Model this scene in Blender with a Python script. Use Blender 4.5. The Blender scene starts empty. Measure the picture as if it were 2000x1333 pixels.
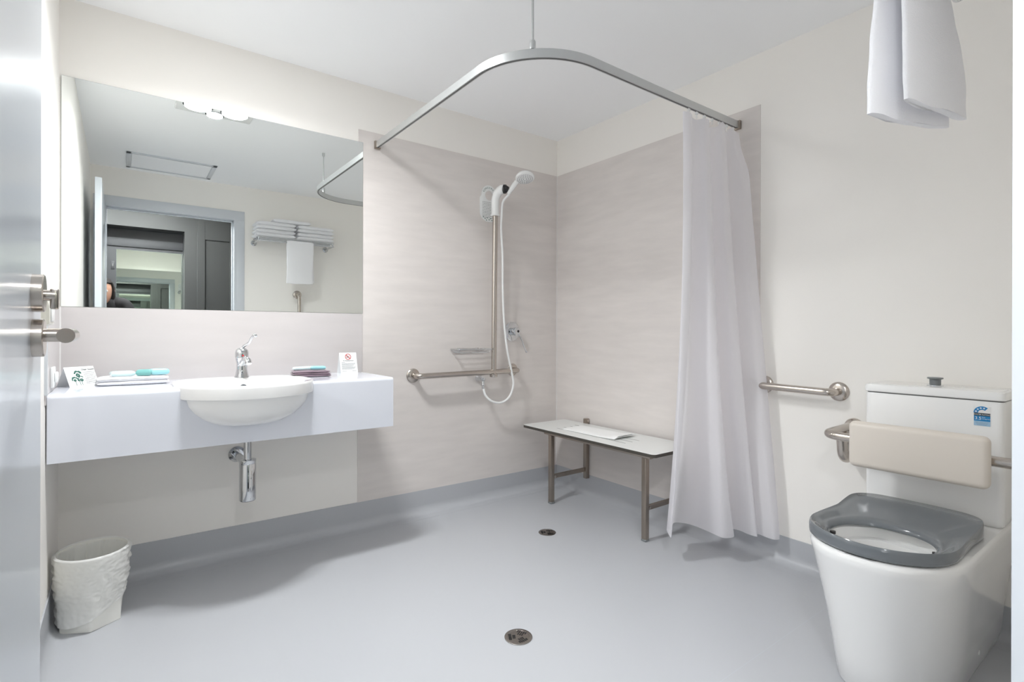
import bpy, bmesh, math, random
from mathutils import Vector, Matrix, noise
from mathutils.geometry import tessellate_polygon

random.seed(7)
PI = math.pi
sc = bpy.context.scene
C = sc.collection

# ------------------------------------------------------------------ camera
F_PX, HORIZON = 1023.66, 649.33
cd = bpy.data.cameras.new('camera')
cam = bpy.data.objects.new('camera', cd)
C.objects.link(cam)
cd.sensor_fit = 'HORIZONTAL'
cd.sensor_width = 36.0
cd.lens = 36.0 * F_PX / 2000.0
cd.shift_y = -(666.5 - HORIZON) / 2000.0
cd.clip_start = 0.01
yaw, roll = math.radians(36.70), math.radians(0.1473)
cam.matrix_world = (Matrix.Translation((-2.4118, -2.7173, 1.04)) @ Matrix.Rotation(-yaw, 4, 'Z')
                    @ Matrix.Rotation(PI / 2, 4, 'X') @ Matrix.Rotation(roll, 4, 'Z'))
sc.camera = cam

# ------------------------------------------------------------------ world, exposure
w = bpy.data.worlds.new('world')
sc.world = w
w.use_nodes = True
w.node_tree.nodes['Background'].inputs[0].default_value = (0.8, 0.85, 0.9, 1)
w.node_tree.nodes['Background'].inputs[1].default_value = 0.3
sc.view_settings.view_transform = 'Standard'
sc.view_settings.look = 'None'
sc.view_settings.gamma = 1.0
sc.view_settings.use_curve_mapping = False
sc.view_settings.exposure = 1.45
LAMP = 29.0            # radiance of the glass of the three bathroom lamps
BEAM = 7.3            # watts thrown downward by their reflectors
LAMP_COL = (0.965, 0.985, 1.0)
HALL_FILL = 40.0  # radiance of two added hallway lights, fill through the doorway
PANE_FILL = 1.0          # radiance of the added hallway window, glowing as fill
#       # both hallway sources are added to fill the bathroom
sc.cycles.max_bounces = 16
sc.cycles.diffuse_bounces = 14
sc.cycles.glossy_bounces = 10
sc.cycles.transmission_bounces = 8
sc.cycles.use_denoising = True

# ------------------------------------------------------------------ materials
def s2l(c):
    c /= 255.0
    return c / 12.92 if c <= 0.04045 else ((c + 0.055) / 1.055) ** 2.4
def rgb(r, g, b):
    return (s2l(r), s2l(g), s2l(b), 1)

def mat(name, col, rough=0.5, metal=0.0, nscale=0, namt=0.0, bump=0.0, bscale=200, stretch=(1, 1, 1),
        spec=0.5, coat=0.0, sheen=0.0, emit=None, trans=0.0, sss=0.0, aniso=0.0):
    m = bpy.data.materials.new(name)
    m.use_nodes = True
    nt = m.node_tree
    b = nt.nodes['Principled BSDF']
    b.inputs['Base Color'].default_value = col
    b.inputs['Roughness'].default_value = rough
    b.inputs['Metallic'].default_value = metal
    b.inputs['Specular IOR Level'].default_value = spec
    b.inputs['Coat Weight'].default_value = coat
    b.inputs['Coat Roughness'].default_value = 0.05
    b.inputs['Sheen Weight'].default_value = sheen
    b.inputs['Transmission Weight'].default_value = trans
    b.inputs['Subsurface Weight'].default_value = sss
    if emit:
        b.inputs['Emission Color'].default_value = emit[0]
        b.inputs['Emission Strength'].default_value = emit[1]
    tc = nt.nodes.new('ShaderNodeTexCoord')
    mp = nt.nodes.new('ShaderNodeMapping')
    mp.inputs['Scale'].default_value = stretch
    nt.links.new(tc.outputs['Object'], mp.inputs['Vector'])
    if namt > 0:
        n = nt.nodes.new('ShaderNodeTexNoise')
        n.inputs['Scale'].default_value = nscale
        n.inputs['Detail'].default_value = 6
        nt.links.new(mp.outputs[0], n.inputs['Vector'])
        mx = nt.nodes.new('ShaderNodeMix')
        mx.data_type = 'RGBA'
        lo = tuple(max(0, c * (1 - namt)) for c in col[:3]) + (1,)
        hi = tuple(min(1, c * (1 + namt)) for c in col[:3]) + (1,)
        mx.inputs[6].default_value = lo
        mx.inputs[7].default_value = hi
        cr = nt.nodes.new('ShaderNodeMapRange')
        cr.inputs[1].default_value = 0.3
        cr.inputs[2].default_value = 0.7
        nt.links.new(n.outputs[0], cr.inputs[0])
        nt.links.new(cr.outputs[0], mx.inputs[0])
        nt.links.new(mx.outputs[2], b.inputs['Base Color'])
    if bump > 0:
        n2 = nt.nodes.new('ShaderNodeTexNoise')
        n2.inputs['Scale'].default_value = bscale
        n2.inputs['Detail'].default_value = 4
        nt.links.new(mp.outputs[0], n2.inputs['Vector'])
        bp = nt.nodes.new('ShaderNodeBump')
        bp.inputs['Strength'].default_value = bump
        bp.inputs['Distance'].default_value = 0.002
        nt.links.new(n2.outputs[0], bp.inputs['Height'])
        nt.links.new(bp.outputs[0], b.inputs['Normal'])
    return m

M = {}
M['wall'] = mat('cream_wall_paint', rgb(242, 239, 234), 0.55, bump=0.05, bscale=350, spec=0.3)
M['ceil'] = mat('white_ceiling_paint', rgb(247, 248, 249), 0.8, bump=0.03, bscale=300, spec=0.2)
M['floor'] = mat('grey_sheet_vinyl', rgb(180, 182, 186), 0.34, nscale=900, namt=0.05, bump=0.08, bscale=700, spec=0.45)
M['panel'] = mat('stone_look_wall_sheet', rgb(219, 213, 209), 0.32, nscale=4.6, namt=0.042, stretch=(0.9, 0.9, 5.0), spec=0.35, bump=0.02, bscale=40)
M['panel_line'] = mat('pale_sealant', rgb(228, 226, 224), 0.4)
M['splash'] = mat('pale_splash_sheet', rgb(198, 193, 192), 0.3, nscale=3.0, namt=0.03, stretch=(0.9, 0.9, 5.0), spec=0.4)
M['mirror'] = mat('mirror_silver', (0.90, 0.925, 0.905, 1), 0.0, 1.0)
M['mirror_green'] = mat('green_tinted_mirror', (0.80, 0.87, 0.79, 1), 0.0, 1.0)
M['mirror_edge'] = mat('dark_glass_edge', rgb(110, 122, 116), 0.2)
M['counter'] = mat('white_gloss_laminate', rgb(218, 221, 229), 0.09, spec=0.5, coat=0.3)
M['ceramic'] = mat('white_vitreous_china', rgb(240, 240, 239), 0.06, spec=0.5, coat=0.4)
M['chrome'] = mat('chrome', rgb(214, 216, 218), 0.05, 1.0)
M['steel'] = mat('satin_stainless', rgb(196, 188, 180), 0.24, 1.0, bump=0.03, bscale=60, stretch=(1, 1, 12))
M['steel_dark'] = mat('aged_stainless', rgb(164, 154, 144), 0.3, 1.0, bump=0.03, bscale=60)
M['drain'] = mat('drain_steel', rgb(165, 160, 156), 0.25, 1.0)
M['track'] = mat('satin_aluminium', rgb(205, 207, 207), 0.32, 0.75)
M['slot'] = mat('dark_track_slot', rgb(96, 96, 96), 0.5)
M['plastic'] = mat('white_plastic', rgb(236, 237, 236), 0.25)
M['plastic_grey'] = mat('mid_grey_plastic', rgb(120, 124, 125), 0.3)
M['seat'] = mat('dark_grey_gloss_plastic', rgb(110, 115, 119), 0.12, spec=0.5, coat=0.3)
M['black'] = mat('black_plastic', rgb(28, 28, 29), 0.3)
M['curtain'] = mat('white_shower_cloth', rgb(244, 243, 246), 0.6, sheen=0.2, bump=0.05, bscale=500, trans=0.0)
M['towel'] = mat('white_terry', rgb(248, 248, 250), 0.95, sheen=0.4, bump=0.6, bscale=420)
M['purple'] = mat('mauve_terry', rgb(126, 106, 118), 0.95, sheen=0.4, bump=0.6, bscale=420)
M['paper'] = mat('white_card', rgb(240, 241, 240), 0.6)
M['ink'] = mat('grey_ink', rgb(110, 112, 114), 0.7)
M['ink_dark'] = mat('dark_ink', rgb(50, 52, 54), 0.7)
M['green'] = mat('green_ink', rgb(48, 100, 88), 0.7)
M['red'] = mat('red_ink', rgb(190, 52, 52), 0.6)
M['blue'] = mat('label_blue', rgb(20, 128, 190), 0.4)
M['blue_pale'] = mat('label_pale_blue', rgb(165, 200, 226), 0.4)
M['label_white'] = mat('label_white', rgb(235, 240, 245), 0.4)
M['turq'] = mat('turquoise_wrap', rgb(160, 216, 224), 0.2, spec=0.5)
M['aqua'] = mat('aqua_clear_wrap', rgb(214, 236, 238), 0.12, spec=0.5)
M['teal'] = mat('teal_wrap', rgb(120, 184, 180), 0.2)
M['cream'] = mat('cream_padded_vinyl', rgb(222, 214, 204), 0.38, spec=0.4)
M['beige_plastic'] = mat('off_white_plastic', rgb(226, 224, 214), 0.3)
M['bench'] = mat('pale_compact_laminate', rgb(222, 224, 222), 0.28)
M['bench_edge'] = mat('dark_laminate_core', rgb(66, 62, 56), 0.5)
M['liner'] = mat('thin_white_plastic_film', rgb(246, 246, 244), 0.3, bump=0.15, bscale=45, spec=0.5, sss=0.0)
M['door'] = mat('white_semi_gloss_paint', rgb(216, 222, 228), 0.2, spec=0.5, bump=0.05, bscale=90)
M['frame'] = mat('white_trim_gloss', rgb(206, 210, 215), 0.25, spec=0.5)
M['bin'] = mat('off_white_bin_plastic', rgb(238, 237, 231), 0.35)
M['hall_wall'] = mat('grey_hallway_paint', rgb(62, 63, 62), 0.7)
M['hall_dark'] = mat('dark_grey_board', rgb(58, 59, 61), 0.6)
M['carpet'] = mat('grey_carpet', rgb(110, 108, 106), 0.95, nscale=300, namt=0.2)
M['lamp'] = mat('lit_lamp_glass', (1, 1, 1, 1), 0.4, emit=(LAMP_COL + (1,), LAMP))
M['hall_fill'] = mat('hall_fill_glow', (1, 1, 1, 1), 0.4, emit=((0.96, 0.98, 1.0, 1), HALL_FILL))  # glow of the added hallway fill lights
M['pane'] = mat('fill_pane_glow', (1, 1, 1, 1), 0.4, emit=((0.95, 0.98, 1.0, 1), PANE_FILL))  # glow of the added hallway window, fill only
M['hair'] = mat('dark_hair', rgb(30, 25, 23), 0.75, spec=0.25)
M['skin'] = mat('skin', rgb(206, 160, 136), 0.5, sss=0.05)
M['shirt'] = mat('black_cloth', rgb(30, 28, 30), 0.9)
M['jeans'] = mat('dark_blue_cloth', rgb(44, 50, 66), 0.9)
M['eye'] = mat('eye_white', rgb(232, 230, 226), 0.2)

def translucent(m, amount):
    nt = m.node_tree
    b = nt.nodes['Principled BSDF']
    tr = nt.nodes.new('ShaderNodeBsdfTranslucent')
    tr.inputs['Color'].default_value = b.inputs['Base Color'].default_value
    mx = nt.nodes.new('ShaderNodeMixShader'); mx.inputs[0].default_value = amount
    out = nt.nodes['Material Output']
    nt.links.new(b.outputs[0], mx.inputs[1]); nt.links.new(tr.outputs[0], mx.inputs[2])
    nt.links.new(mx.outputs[0], out.inputs['Surface'])
translucent(M['curtain'], 0.58)
translucent(M['towel'], 0.15)
translucent(M['liner'], 0.35)

# seam line of the sheet floor: a faint weld line, part of the floor's own pattern
def add_floor_seam(m, y0, half):
    nt = m.node_tree
    b = nt.nodes['Principled BSDF']
    src = b.inputs['Base Color'].links[0].from_socket
    tc = nt.nodes.new('ShaderNodeTexCoord')
    sx = nt.nodes.new('ShaderNodeSeparateXYZ')
    nt.links.new(tc.outputs['Object'], sx.inputs[0])
    s = nt.nodes.new('ShaderNodeMath'); s.operation = 'SUBTRACT'; s.inputs[1].default_value = y0
    nt.links.new(sx.outputs[1], s.inputs[0])
    a = nt.nodes.new('ShaderNodeMath'); a.operation = 'ABSOLUTE'
    nt.links.new(s.outputs[0], a.inputs[0])
    l = nt.nodes.new('ShaderNodeMath'); l.operation = 'LESS_THAN'; l.inputs[1].default_value = half
    nt.links.new(a.outputs[0], l.inputs[0])
    mx = nt.nodes.new('ShaderNodeMix'); mx.data_type = 'RGBA'
    nt.links.new(l.outputs[0], mx.inputs[0])
    nt.links.new(src, mx.inputs[6])
    mx.inputs[7].default_value = rgb(182, 186, 191)
    nt.links.new(mx.outputs[2], b.inputs['Base Color'])
add_floor_seam(M['floor'], -1.838, 0.0012)

# ------------------------------------------------------------------ mesh helpers
class MB:
    def __init__(s):
        s.v, s.f = [], []
    def add(s, vs, fs):
        o = len(s.v)
        s.v += [Vector(p) for p in vs]
        s.f += [tuple(i + o for i in f) for f in fs]
        return s
    def box(s, x0, x1, y0, y1, z0, z1):
        vs = [(x, y, z) for z in (z0, z1) for y in (y0, y1) for x in (x0, x1)]
        return s.add(vs, [(0, 2, 3, 1), (4, 5, 7, 6), (0, 1, 5, 4), (2, 6, 7, 3), (0, 4, 6, 2), (1, 3, 7, 5)])
    def rbox(s, x0, x1, y0, y1, z0, z1, r=0.004, seg=3):
        bm = bmesh.new()
        bmesh.ops.create_cube(bm, size=1.0)
        for v in bm.verts:
            v.co = Vector(((x0 + x1) / 2 + v.co.x * abs(x1 - x0), (y0 + y1) / 2 + v.co.y * abs(y1 - y0), (z0 + z1) / 2 + v.co.z * abs(z1 - z0)))
        bmesh.ops.bevel(bm, geom=bm.edges[:], offset=r, segments=seg, affect='EDGES', profile=0.5)
        bm.verts.index_update()
        s.add([v.co.copy() for v in bm.verts], [tuple(v.index for v in f.verts) for f in bm.faces])
        bm.free()
        return s
    def loft(s, rings, closed=True, cap0=False, cap1=False):
        n = len(rings[0]); o = len(s.v)
        for r in rings:
            s.v += [Vector(p) for p in r]
        m = n if closed else n - 1
        for i in range(len(rings) - 1):
            for j in range(m):
                a = o + i * n + j; b = o + i * n + (j + 1) % n
                s.f.append((a, b, b + n, a + n))
        if cap0: s.f.append(tuple(o + j for j in range(n))[::-1])
        if cap1: s.f.append(tuple(o + (len(rings) - 1) * n + j for j in range(n)))
        return s
    def tube(s, pts, r, seg=14, cap=True, rx=None):
        pts = [Vector(p) for p in pts]
        rs = r if isinstance(r, (list, tuple)) else [r] * len(pts)
        rings = []
        up = None
        for i, p in enumerate(pts):
            a = pts[max(0, i - 1)]; b = pts[min(len(pts) - 1, i + 1)]
            t = (b - a).normalized()
            if up is None:
                up = Vector((0, 0, 1)) if abs(t.z) < 0.9 else Vector((1, 0, 0))
                up = (up - t * up.dot(t)).normalized()
            else:
                up = (up - t * up.dot(t)).normalized()
            q = t.cross(up)
            k = 1.0 if rx is None else rx
            rings.append([p + (up * math.cos(2 * PI * j / seg) + q * math.sin(2 * PI * j / seg) * k) * rs[i] for j in range(seg)])
        return s.loft(rings, True, cap, cap)
    def lathe(s, prof, origin, axis=(0, 0, 1), seg=32):
        """prof: (radius, distance along axis)"""
        ax = Vector(axis).normalized()
        u = Vector((1, 0, 0)) if abs(ax.x) < 0.9 else Vector((0, 1, 0))
        u = (u - ax * u.dot(ax)).normalized(); q = ax.cross(u)
        o = Vector(origin)
        rings = [[o + ax * h + (u * math.cos(2 * PI * j / seg) + q * math.sin(2 * PI * j / seg)) * max(r, 1e-5) for j in range(seg)] for r, h in prof]
        return s.loft(rings, True, True, True)
    def prism(s, outline, axis, d0, d1):
        """outline 2D polygon, extruded along 'x','y' or 'z'"""
        def P(a, b, d):
            return {'x': (d, a, b), 'y': (a, d, b), 'z': (a, b, d)}[axis]
        return s.loft([[P(a, b, d0) for a, b in outline], [P(a, b, d1) for a, b in outline]], True, True, True)
    def xf(s, mtx):
        s.v = [mtx @ p for p in s.v]
        return s
    def disp(s, amt, scale, seed=0.0):
        for p in s.v:
            p += noise.noise_vector(p * scale + Vector((seed, seed, seed))) * amt
        return s
    def build(s, name, m, parent=None, smooth=True, angle=38, subsurf=0):
        me = bpy.data.meshes.new(name)
        off = parent_world(parent)
        me.from_pydata([p - off for p in s.v], [], s.f)
        bm = bmesh.new(); bm.from_mesh(me)
        bmesh.ops.remove_doubles(bm, verts=bm.verts, dist=1e-6)
        bmesh.ops.recalc_face_normals(bm, faces=bm.faces)
        bm.to_mesh(me); bm.free()
        me.materials.append(M[m] if isinstance(m, str) else m)
        if smooth:
            for p in me.polygons: p.use_smooth = True
            me.set_sharp_from_angle(angle=math.radians(angle))
        o = bpy.data.objects.new(name, me)
        C.objects.link(o)
        if parent: o.parent = parent
        if subsurf:
            md = o.modifiers.new('sub', 'SUBSURF'); md.levels = subsurf; md.render_levels = subsurf
        return o

def parent_world(o):
    v = Vector((0, 0, 0))
    while o:
        v += o.location
        o = o.parent
    return v
def tag(o, label=None, cat=None, group=None, kind=None):
    if label: o['label'] = label
    if cat: o['category'] = cat
    if group: o['group'] = group
    if kind: o['kind'] = kind
    return o
def empty(name, loc, label, cat, group=None):
    o = bpy.data.objects.new(name, None)
    o.empty_display_size = 0.05
    o.location = loc
    C.objects.link(o)
    return tag(o, label, cat, group)
def struct(mb, name, m, label=None, **k):
    o = mb.build(name, m, **k)
    o['kind'] = 'structure'
    if label: o['label'] = label
    return o
def cat(pts, n=8, closed=False):
    """Catmull-Rom through points"""
    P = [Vector(p) for p in pts]; out = []
    N = len(P)
    rng = N if closed else N - 1
    for i in range(rng):
        if closed: a, b, c, d = P[(i - 1) % N], P[i], P[(i + 1) % N], P[(i + 2) % N]
        else: a, b, c, d = P[max(0, i - 1)], P[i], P[i + 1], P[min(N - 1, i + 2)]
        for k in range(n):
            t = k / n
            out.append(0.5 * ((2 * b) + (c - a) * t + (2 * a - 5 * b + 4 * c - d) * t * t + (3 * b - a - 3 * c + d) * t ** 3))
    if not closed: out.append(P[-1])
    return out
def arc_path(pts, r, n=8):
    """polyline with rounded corners"""
    P = [Vector(p) for p in pts]; out = [P[0]]
    for i in range(1, len(P) - 1):
        a = (P[i - 1] - P[i]); b = (P[i + 1] - P[i])
        rr = min(r, a.length * 0.49, b.length * 0.49)
        s, e = P[i] + a.normalized() * rr, P[i] + b.normalized() * rr
        for k in range(n + 1):
            t = k / n
            out.append(s * (1 - t) ** 2 + P[i] * 2 * t * (1 - t) + e * t * t)
    out.append(P[-1])
    return out
def text(s, size, loc, ux, uz, m, name, parent=None, align='CENTER', thick=0.0002, space=1.0):
    cu = bpy.data.curves.new('text_tmp', 'FONT')
    cu.body = s; cu.size = size; cu.align_x = align; cu.extrude = thick; cu.space_character = space
    cu.resolution_u = 3
    t = bpy.data.objects.new('text_tmp', cu)
    C.objects.link(t)
    dg = bpy.context.evaluated_depsgraph_get(); dg.update()
    me = bpy.data.meshes.new_from_object(t.evaluated_get(dg))
    bpy.data.objects.remove(t); bpy.data.curves.remove(cu)
    ux = Vector(ux).normalized(); uz = Vector(uz).normalized()
    off = parent_world(parent); L = Vector(loc) - off
    nrm = ux.cross(uz)
    for v in me.vertices:
        v.co = L + ux * v.co.x + uz * v.co.y + nrm * v.co.z
    me.materials.clear(); me.materials.append(M[m])
    o = bpy.data.objects.new(name, me); C.objects.link(o)
    if parent: o.parent = parent
    return o
def bars(lines, loc, ux, uz, h, thick=0.0003):
    """unreadable printed lines: (x0, x1, z) along ux/uz from loc"""
    mb = MB(); ux = Vector(ux).normalized(); uz = Vector(uz).normalized(); n = ux.cross(uz); L = Vector(loc)
    rnd = random.Random(3)
    for x0, x1, z in lines:
        x = x0
        while x < x1 - 1e-5:
            e = min(x1, x + h * rnd.uniform(2.2, 6.5))
            vs = []
            for d in (0, thick):
                for (a, b) in ((x, z), (e, z), (e, z + h), (x, z + h)):
                    vs.append(L + ux * a + uz * b + n * d)
            mb.add(vs, [(0, 1, 2, 3), (4, 5, 6, 7), (0, 1, 5, 4), (1, 2, 6, 5), (2, 3, 7, 6), (3, 0, 4, 7)])
            x = e + h * 0.9
    return mb
def boolean_cut(obj, cutter_mb):
    cu = cutter_mb.build('cut_tmp', 'plastic', None, smooth=False)
    md = obj.modifiers.new('b', 'BOOLEAN'); md.operation = 'DIFFERENCE'; md.object = cu; md.solver = 'EXACT'
    dg = bpy.context.evaluated_depsgraph_get(); dg.update()
    me = bpy.data.meshes.new_from_object(obj.evaluated_get(dg))
    obj.modifiers.clear()
    obj.data = me
    bpy.data.objects.remove(cu)
    for p in me.polygons: p.use_smooth = True
    me.set_sharp_from_angle(angle=math.radians(38))

# ------------------------------------------------------------------ room numbers
XL = -2.61            # left wall
YF = -2.592           # front wall (with the doorway), room face
YH = -2.70            # its hallway face
ZC = 2.36             # ceiling
JL, JR, JZ = -2.508, -1.598, 2.045     # doorway

# ------------------------------------------------------------------ structure
struct(MB().box(XL - .1, 0.1, YH, 0.1, -0.05, 0), 'floor', 'floor', 'pale grey sheet vinyl floor', smooth=False)
struct(MB().box(XL - .1, 0.1, YH + .06, 0.1, ZC, ZC + 0.05), 'ceiling', 'ceil', 'white flat ceiling', smooth=False)
struct(MB().box(XL - .1, 0.1, 0, 0.1, 0, ZC), 'wall_back', 'wall', smooth=False)
struct(MB().box(0, 0.1, YH, 0, 0, ZC), 'wall_right', 'wall', smooth=False)
struct(MB().box(XL - .1, XL, YH, 0, 0, ZC), 'wall_left', 'wall', smooth=False)
fw = MB().box(XL, JL - .0201, YH, YF, 0, ZC).box(JR + .0201, 0, YH, YF, 0, ZC).box(JL - .0201, JR + .0201, YH, YF, JZ + .0201, ZC)
struct(fw, 'wall_front', 'wall', smooth=False)

# stone-look shower wall sheets and pale joints
ZP = 2.1156
struct(MB().box(-1.407, -0.0035, -0.0035, 0, 0.125, ZP), 'trim_1', 'panel', 'stone-look sheet on the shower back wall', smooth=False)
struct(MB().box(-0.0035, 0, -1.4375, 0, 0.11, ZP), 'trim_2', 'panel', 'stone-look sheet on the shower side wall', smooth=False)
struct(MB().box(-2.606, -1.384, -0.0062, 0, 0.80, 1.136), 'trim_3', 'splash', 'pale splashback sheet over the counter', smooth=False)
struct(MB().box(XL, XL + 0.0035, -0.47, 0, 0.80, 1.136), 'trim_4', 'splash', 'pale splashback sheet on the left wall', smooth=False)
struct(MB().box(XL, XL + 0.008, -0.475, -0.463, 0.832, 1.138), 'trim_5', 'frame', 'pale edge strip of the side splashback', smooth=False)
struct(MB().box(-0.0075, -0.0035, -0.0075, -0.0035, 0.13, ZP), 'trim_6', 'panel_line', smooth=False)
struct(MB().box(XL + .0035, XL + .008, -0.0075, -0.0035, 0.83, 1.136), 'trim_7', 'panel_line', smooth=False)

# coved vinyl skirting
def cove(p0, p1, inward, z0, z1, name):
    p0, p1, n = Vector(p0), Vector(p1), Vector(inward)
    rings = []
    for p, zt in ((p0, z0), (p1, z1)):
        prof = [(0, zt), (0.0045, zt), (0.005, 0.05)]
        for k in range(9):
            a = k / 8 * PI / 2
            prof.append((0.005 + 0.045 * (1 - math.cos(a)), 0.046 - 0.045 * math.sin(a)))
        prof += [(0.09, 0.0004), (0.09, 0), (0, 0)]
        rings.append([p + n * d + Vector((0, 0, z)) for d, z in prof])
    struct(MB().loft(rings, True, True, True), name, 'floor', 'grey coved vinyl skirting')
cove((XL, 0, 0), (0, 0, 0), (0, -1, 0), 0.142, 0.127, 'baseboard_back')
cove((0, 0, 0), (0, YF, 0), (-1, 0, 0), 0.127, 0.112, 'baseboard_right')
cove((XL, 0, 0), (XL, YF, 0), (1, 0, 0), 0.142, 0.142, 'baseboard_left')
cove((JR + .07, YF, 0), (0, YF, 0), (0, 1, 0), 0.12, 0.112, 'baseboard_front')

# door frame: lining and architraves
st = 0.02
struct(MB().box(JR, JR + st, YH - .01, YF + .013, 0, JZ).box(JL - st, JL, YH - .01, YF + .003, 0, JZ)
       .box(JL - st, JR + st, YH - .01, YF + .010, JZ + .0002, JZ + st), 'trim_8', 'frame', 'white door lining', smooth=False)
ar = MB()
ar.rbox(JR + .004, JR + .085, YF, YF + .012, 0, JZ + .004, .003, 2)
ar.rbox(JL - .085, JL - .004, YF, YF + .012, 0, JZ + .004, .003, 2)
ar.rbox(JL - .085, JR + .085, YF, YF + .012, JZ + .004, JZ + .085, .003, 2)
struct(ar, 'trim_9', 'frame', 'white architrave around the doorway')
struct(MB().rbox(JR - .012, JR, YH + .035, YH + .06, 0, JZ, .002, 1).rbox(JL, JR, YH + .035, YH + .06, JZ - .012, JZ, .002, 1), 'trim_10', 'frame', 'white door stop')
sp = empty('strike_plate', (JR, YH + .075, 1.04), 'small satin steel strike plate on the white door frame at the right edge', 'strike plate')
MB().rbox(JR - .0025, JR, YF - .026, YF - .002, 1.008, 1.094, .0012, 2).build('plate', 'steel', sp)

# open door against the left wall
DX = -2.5145; DT = 0.036; DY0, DY1 = -2.525, -1.60
dr = empty('door_1', (DX, DY0, 0), 'white painted door standing open against the left wall', 'door')
dr['kind'] = 'structure'
del dr['category']
MB().rbox(DX - DT, DX, DY0, DY1, 0.012, 2.035, .002, 2).build('door_leaf', 'door', dr)
rose_y = DY1 - 0.098
lrose = MB().lathe([(0, 0), (.0275, 0), (.0275, .012), (.026, .0135), (0, .0135)], (DX, rose_y, 1.030), (1, 0, 0), 40).build('lever_rose', 'steel', dr)
lev = MB().tube(arc_path([(DX + .010, rose_y, 1.034), (DX + .044, rose_y, 1.034), (DX + .044, rose_y - .115, 1.034)], .016, 8), .0098, 20).build('lever_handle', 'steel', lrose)
prose = MB().lathe([(0, 0), (.0275, 0), (.0275, .012), (.026, .0135), (0, .0135)], (DX, rose_y, 1.095), (1, 0, 0), 40).build('privacy_rose', 'steel', dr)
MB().lathe([(0, 0), (.008, 0), (.008, .012), (0, .012)], (DX + .013, rose_y, 1.092), (1, 0, 0), 20).rbox(DX + .019, DX + .029, rose_y - .006, rose_y + .006, 1.072, 1.102, .002, 2).build('privacy_turn', 'steel', prose)
for z in (0.25, 1.8):
    MB().tube([(DX - DT - .004, DY0 - .004, z - .05), (DX - DT - .004, DY0 - .004, z + .05)], .007, 12).build('hinge', 'steel', dr)

# ceiling hatch and combined lamp panel
ht = empty('ceiling_hatch', (-2.1, -2.27, ZC), 'white framed access hatch in the ceiling above the doorway', 'hatch')
hx0, hx1, hy0, hy1 = -2.385, -1.80, -2.49, -2.05
f = MB()
f.rbox(hx0, hx1, hy0, hy0 + .03, ZC - .008, ZC, .002, 2).rbox(hx0, hx1, hy1 - .03, hy1, ZC - .008, ZC, .002, 2)
f.rbox(hx0, hx0 + .03, hy0, hy1, ZC - .008, ZC, .002, 2).rbox(hx1 - .03, hx1, hy0, hy1, ZC - .008, ZC, .002, 2)
f.build('hatch_frame', 'frame', ht)
MB().rbox(hx0 + .032, hx1 - .032, hy0 + .032, hy1 - .032, ZC - .005, ZC, .001, 1).build('hatch_panel', 'ceil', ht)

LX, LY = -1.965, -0.80
lt = empty('ceiling_heat_lamp', (LX, LY, ZC), 'white rectangular ceiling panel with three lit round lamps', 'ceiling light')
MB().rbox(LX - .20, LX + .20, LY - .14, LY + .14, ZC - .014, ZC, .006, 3).build('panel', 'plastic', lt)
for (x, y, r) in ((LX - .095, LY + .0, .068), (LX + .095, LY + .0, .068), (LX, LY - .085, .042)):
    lring = MB().lathe([(r + .008, 0), (r + .008, .008), (r, .008), (r, 0)], (x, y, ZC - .013), (0, 0, -1), 40).build('lamp_ring', 'chrome', lt)
    ld = bpy.data.lights.new('reflector_beam', 'AREA')
    ld.shape = 'DISK'; ld.size = 2 * r; ld.energy = BEAM * r * r / (2 * .068 ** 2 + .042 ** 2); ld.color = LAMP_COL; ld.spread = math.radians(150)
    lo = bpy.data.objects.new('reflector_beam', ld); C.objects.link(lo); lo.parent = lt
    lo.location = (x - LX, y - LY, -.027)
    MB().lathe([(r, 0), (r, .002), (r * .9, .005), (r * .6, .008), (r * .3, .009), (0, .0095)], (x, y, ZC - .015), (0, 0, -1), 32).build('lamp', 'lamp', lring)

# ------------------------------------------------------------------ mirror
mr = empty('mirror', (-1.99, 0, 1.136), 'large frameless wall mirror above the white counter', 'mirror')
MB().box(-2.603, -1.382, -.0055, -.0036, 1.137, 2.048).build('backing', 'mirror_edge', mr, smooth=False)
MB().add([(-2.6025, -.0058, 1.1375), (-1.3825, -.0058, 1.1375), (-1.3825, -.0058, 2.0475), (-2.6025, -.0058, 2.0475),
          (-2.6025, -.0055, 1.1375), (-1.3825, -.0055, 1.1375), (-1.3825, -.0055, 2.0475), (-2.6025, -.0055, 2.0475)],
         [(0, 1, 2, 3), (4, 5, 6, 7), (0, 1, 5, 4), (1, 2, 6, 5), (2, 3, 7, 6), (3, 0, 4, 7)]).build('glass', 'mirror', mr, smooth=False)

# ------------------------------------------------------------------ vanity counter and basin
VX0, VX1, VY, VZ, VB = XL + .0045, -1.403, -0.447, 0.83, 0.605
vn = empty('vanity_counter', (-2.0, 0, VB), 'white gloss wall-hung counter with a deep front below the mirror', 'counter')
R = 0.014
def shell_profile(off):   # (y,z) outer folded sheet profile
    pts = [(-.0045, VZ - off)]
    rr = max(R - off, .001)
    for k in range(7):
        a = k / 6 * PI / 2
        pts.append((VY + off + rr - rr * math.sin(a), VZ - off - rr + rr * math.cos(a)))
    pts.append((VY + off, VB))
    return pts
outer = shell_profile(0); inner = shell_profile(.022)
prof = outer + inner[::-1]
sh = MB().loft([[(VX0, y, z) for y, z in prof], [(VX1, y, z) for y, z in prof]], True, True, True)
sheet = sh.build('counter_sheet', 'counter', vn)
MB().rbox(VX1 - .022, VX1 - .0005, VY + .004, -.0045, VB + .0008, VZ - .0225, .001, 1).build('end_panel', 'counter', vn)
for x in (-2.45, -1.565):
    MB().rbox(x - .02, x + .02, -.16, -.0005, VB - .022, VB + .045, .002, 1).build('bracket', 'frame', vn)

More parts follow.
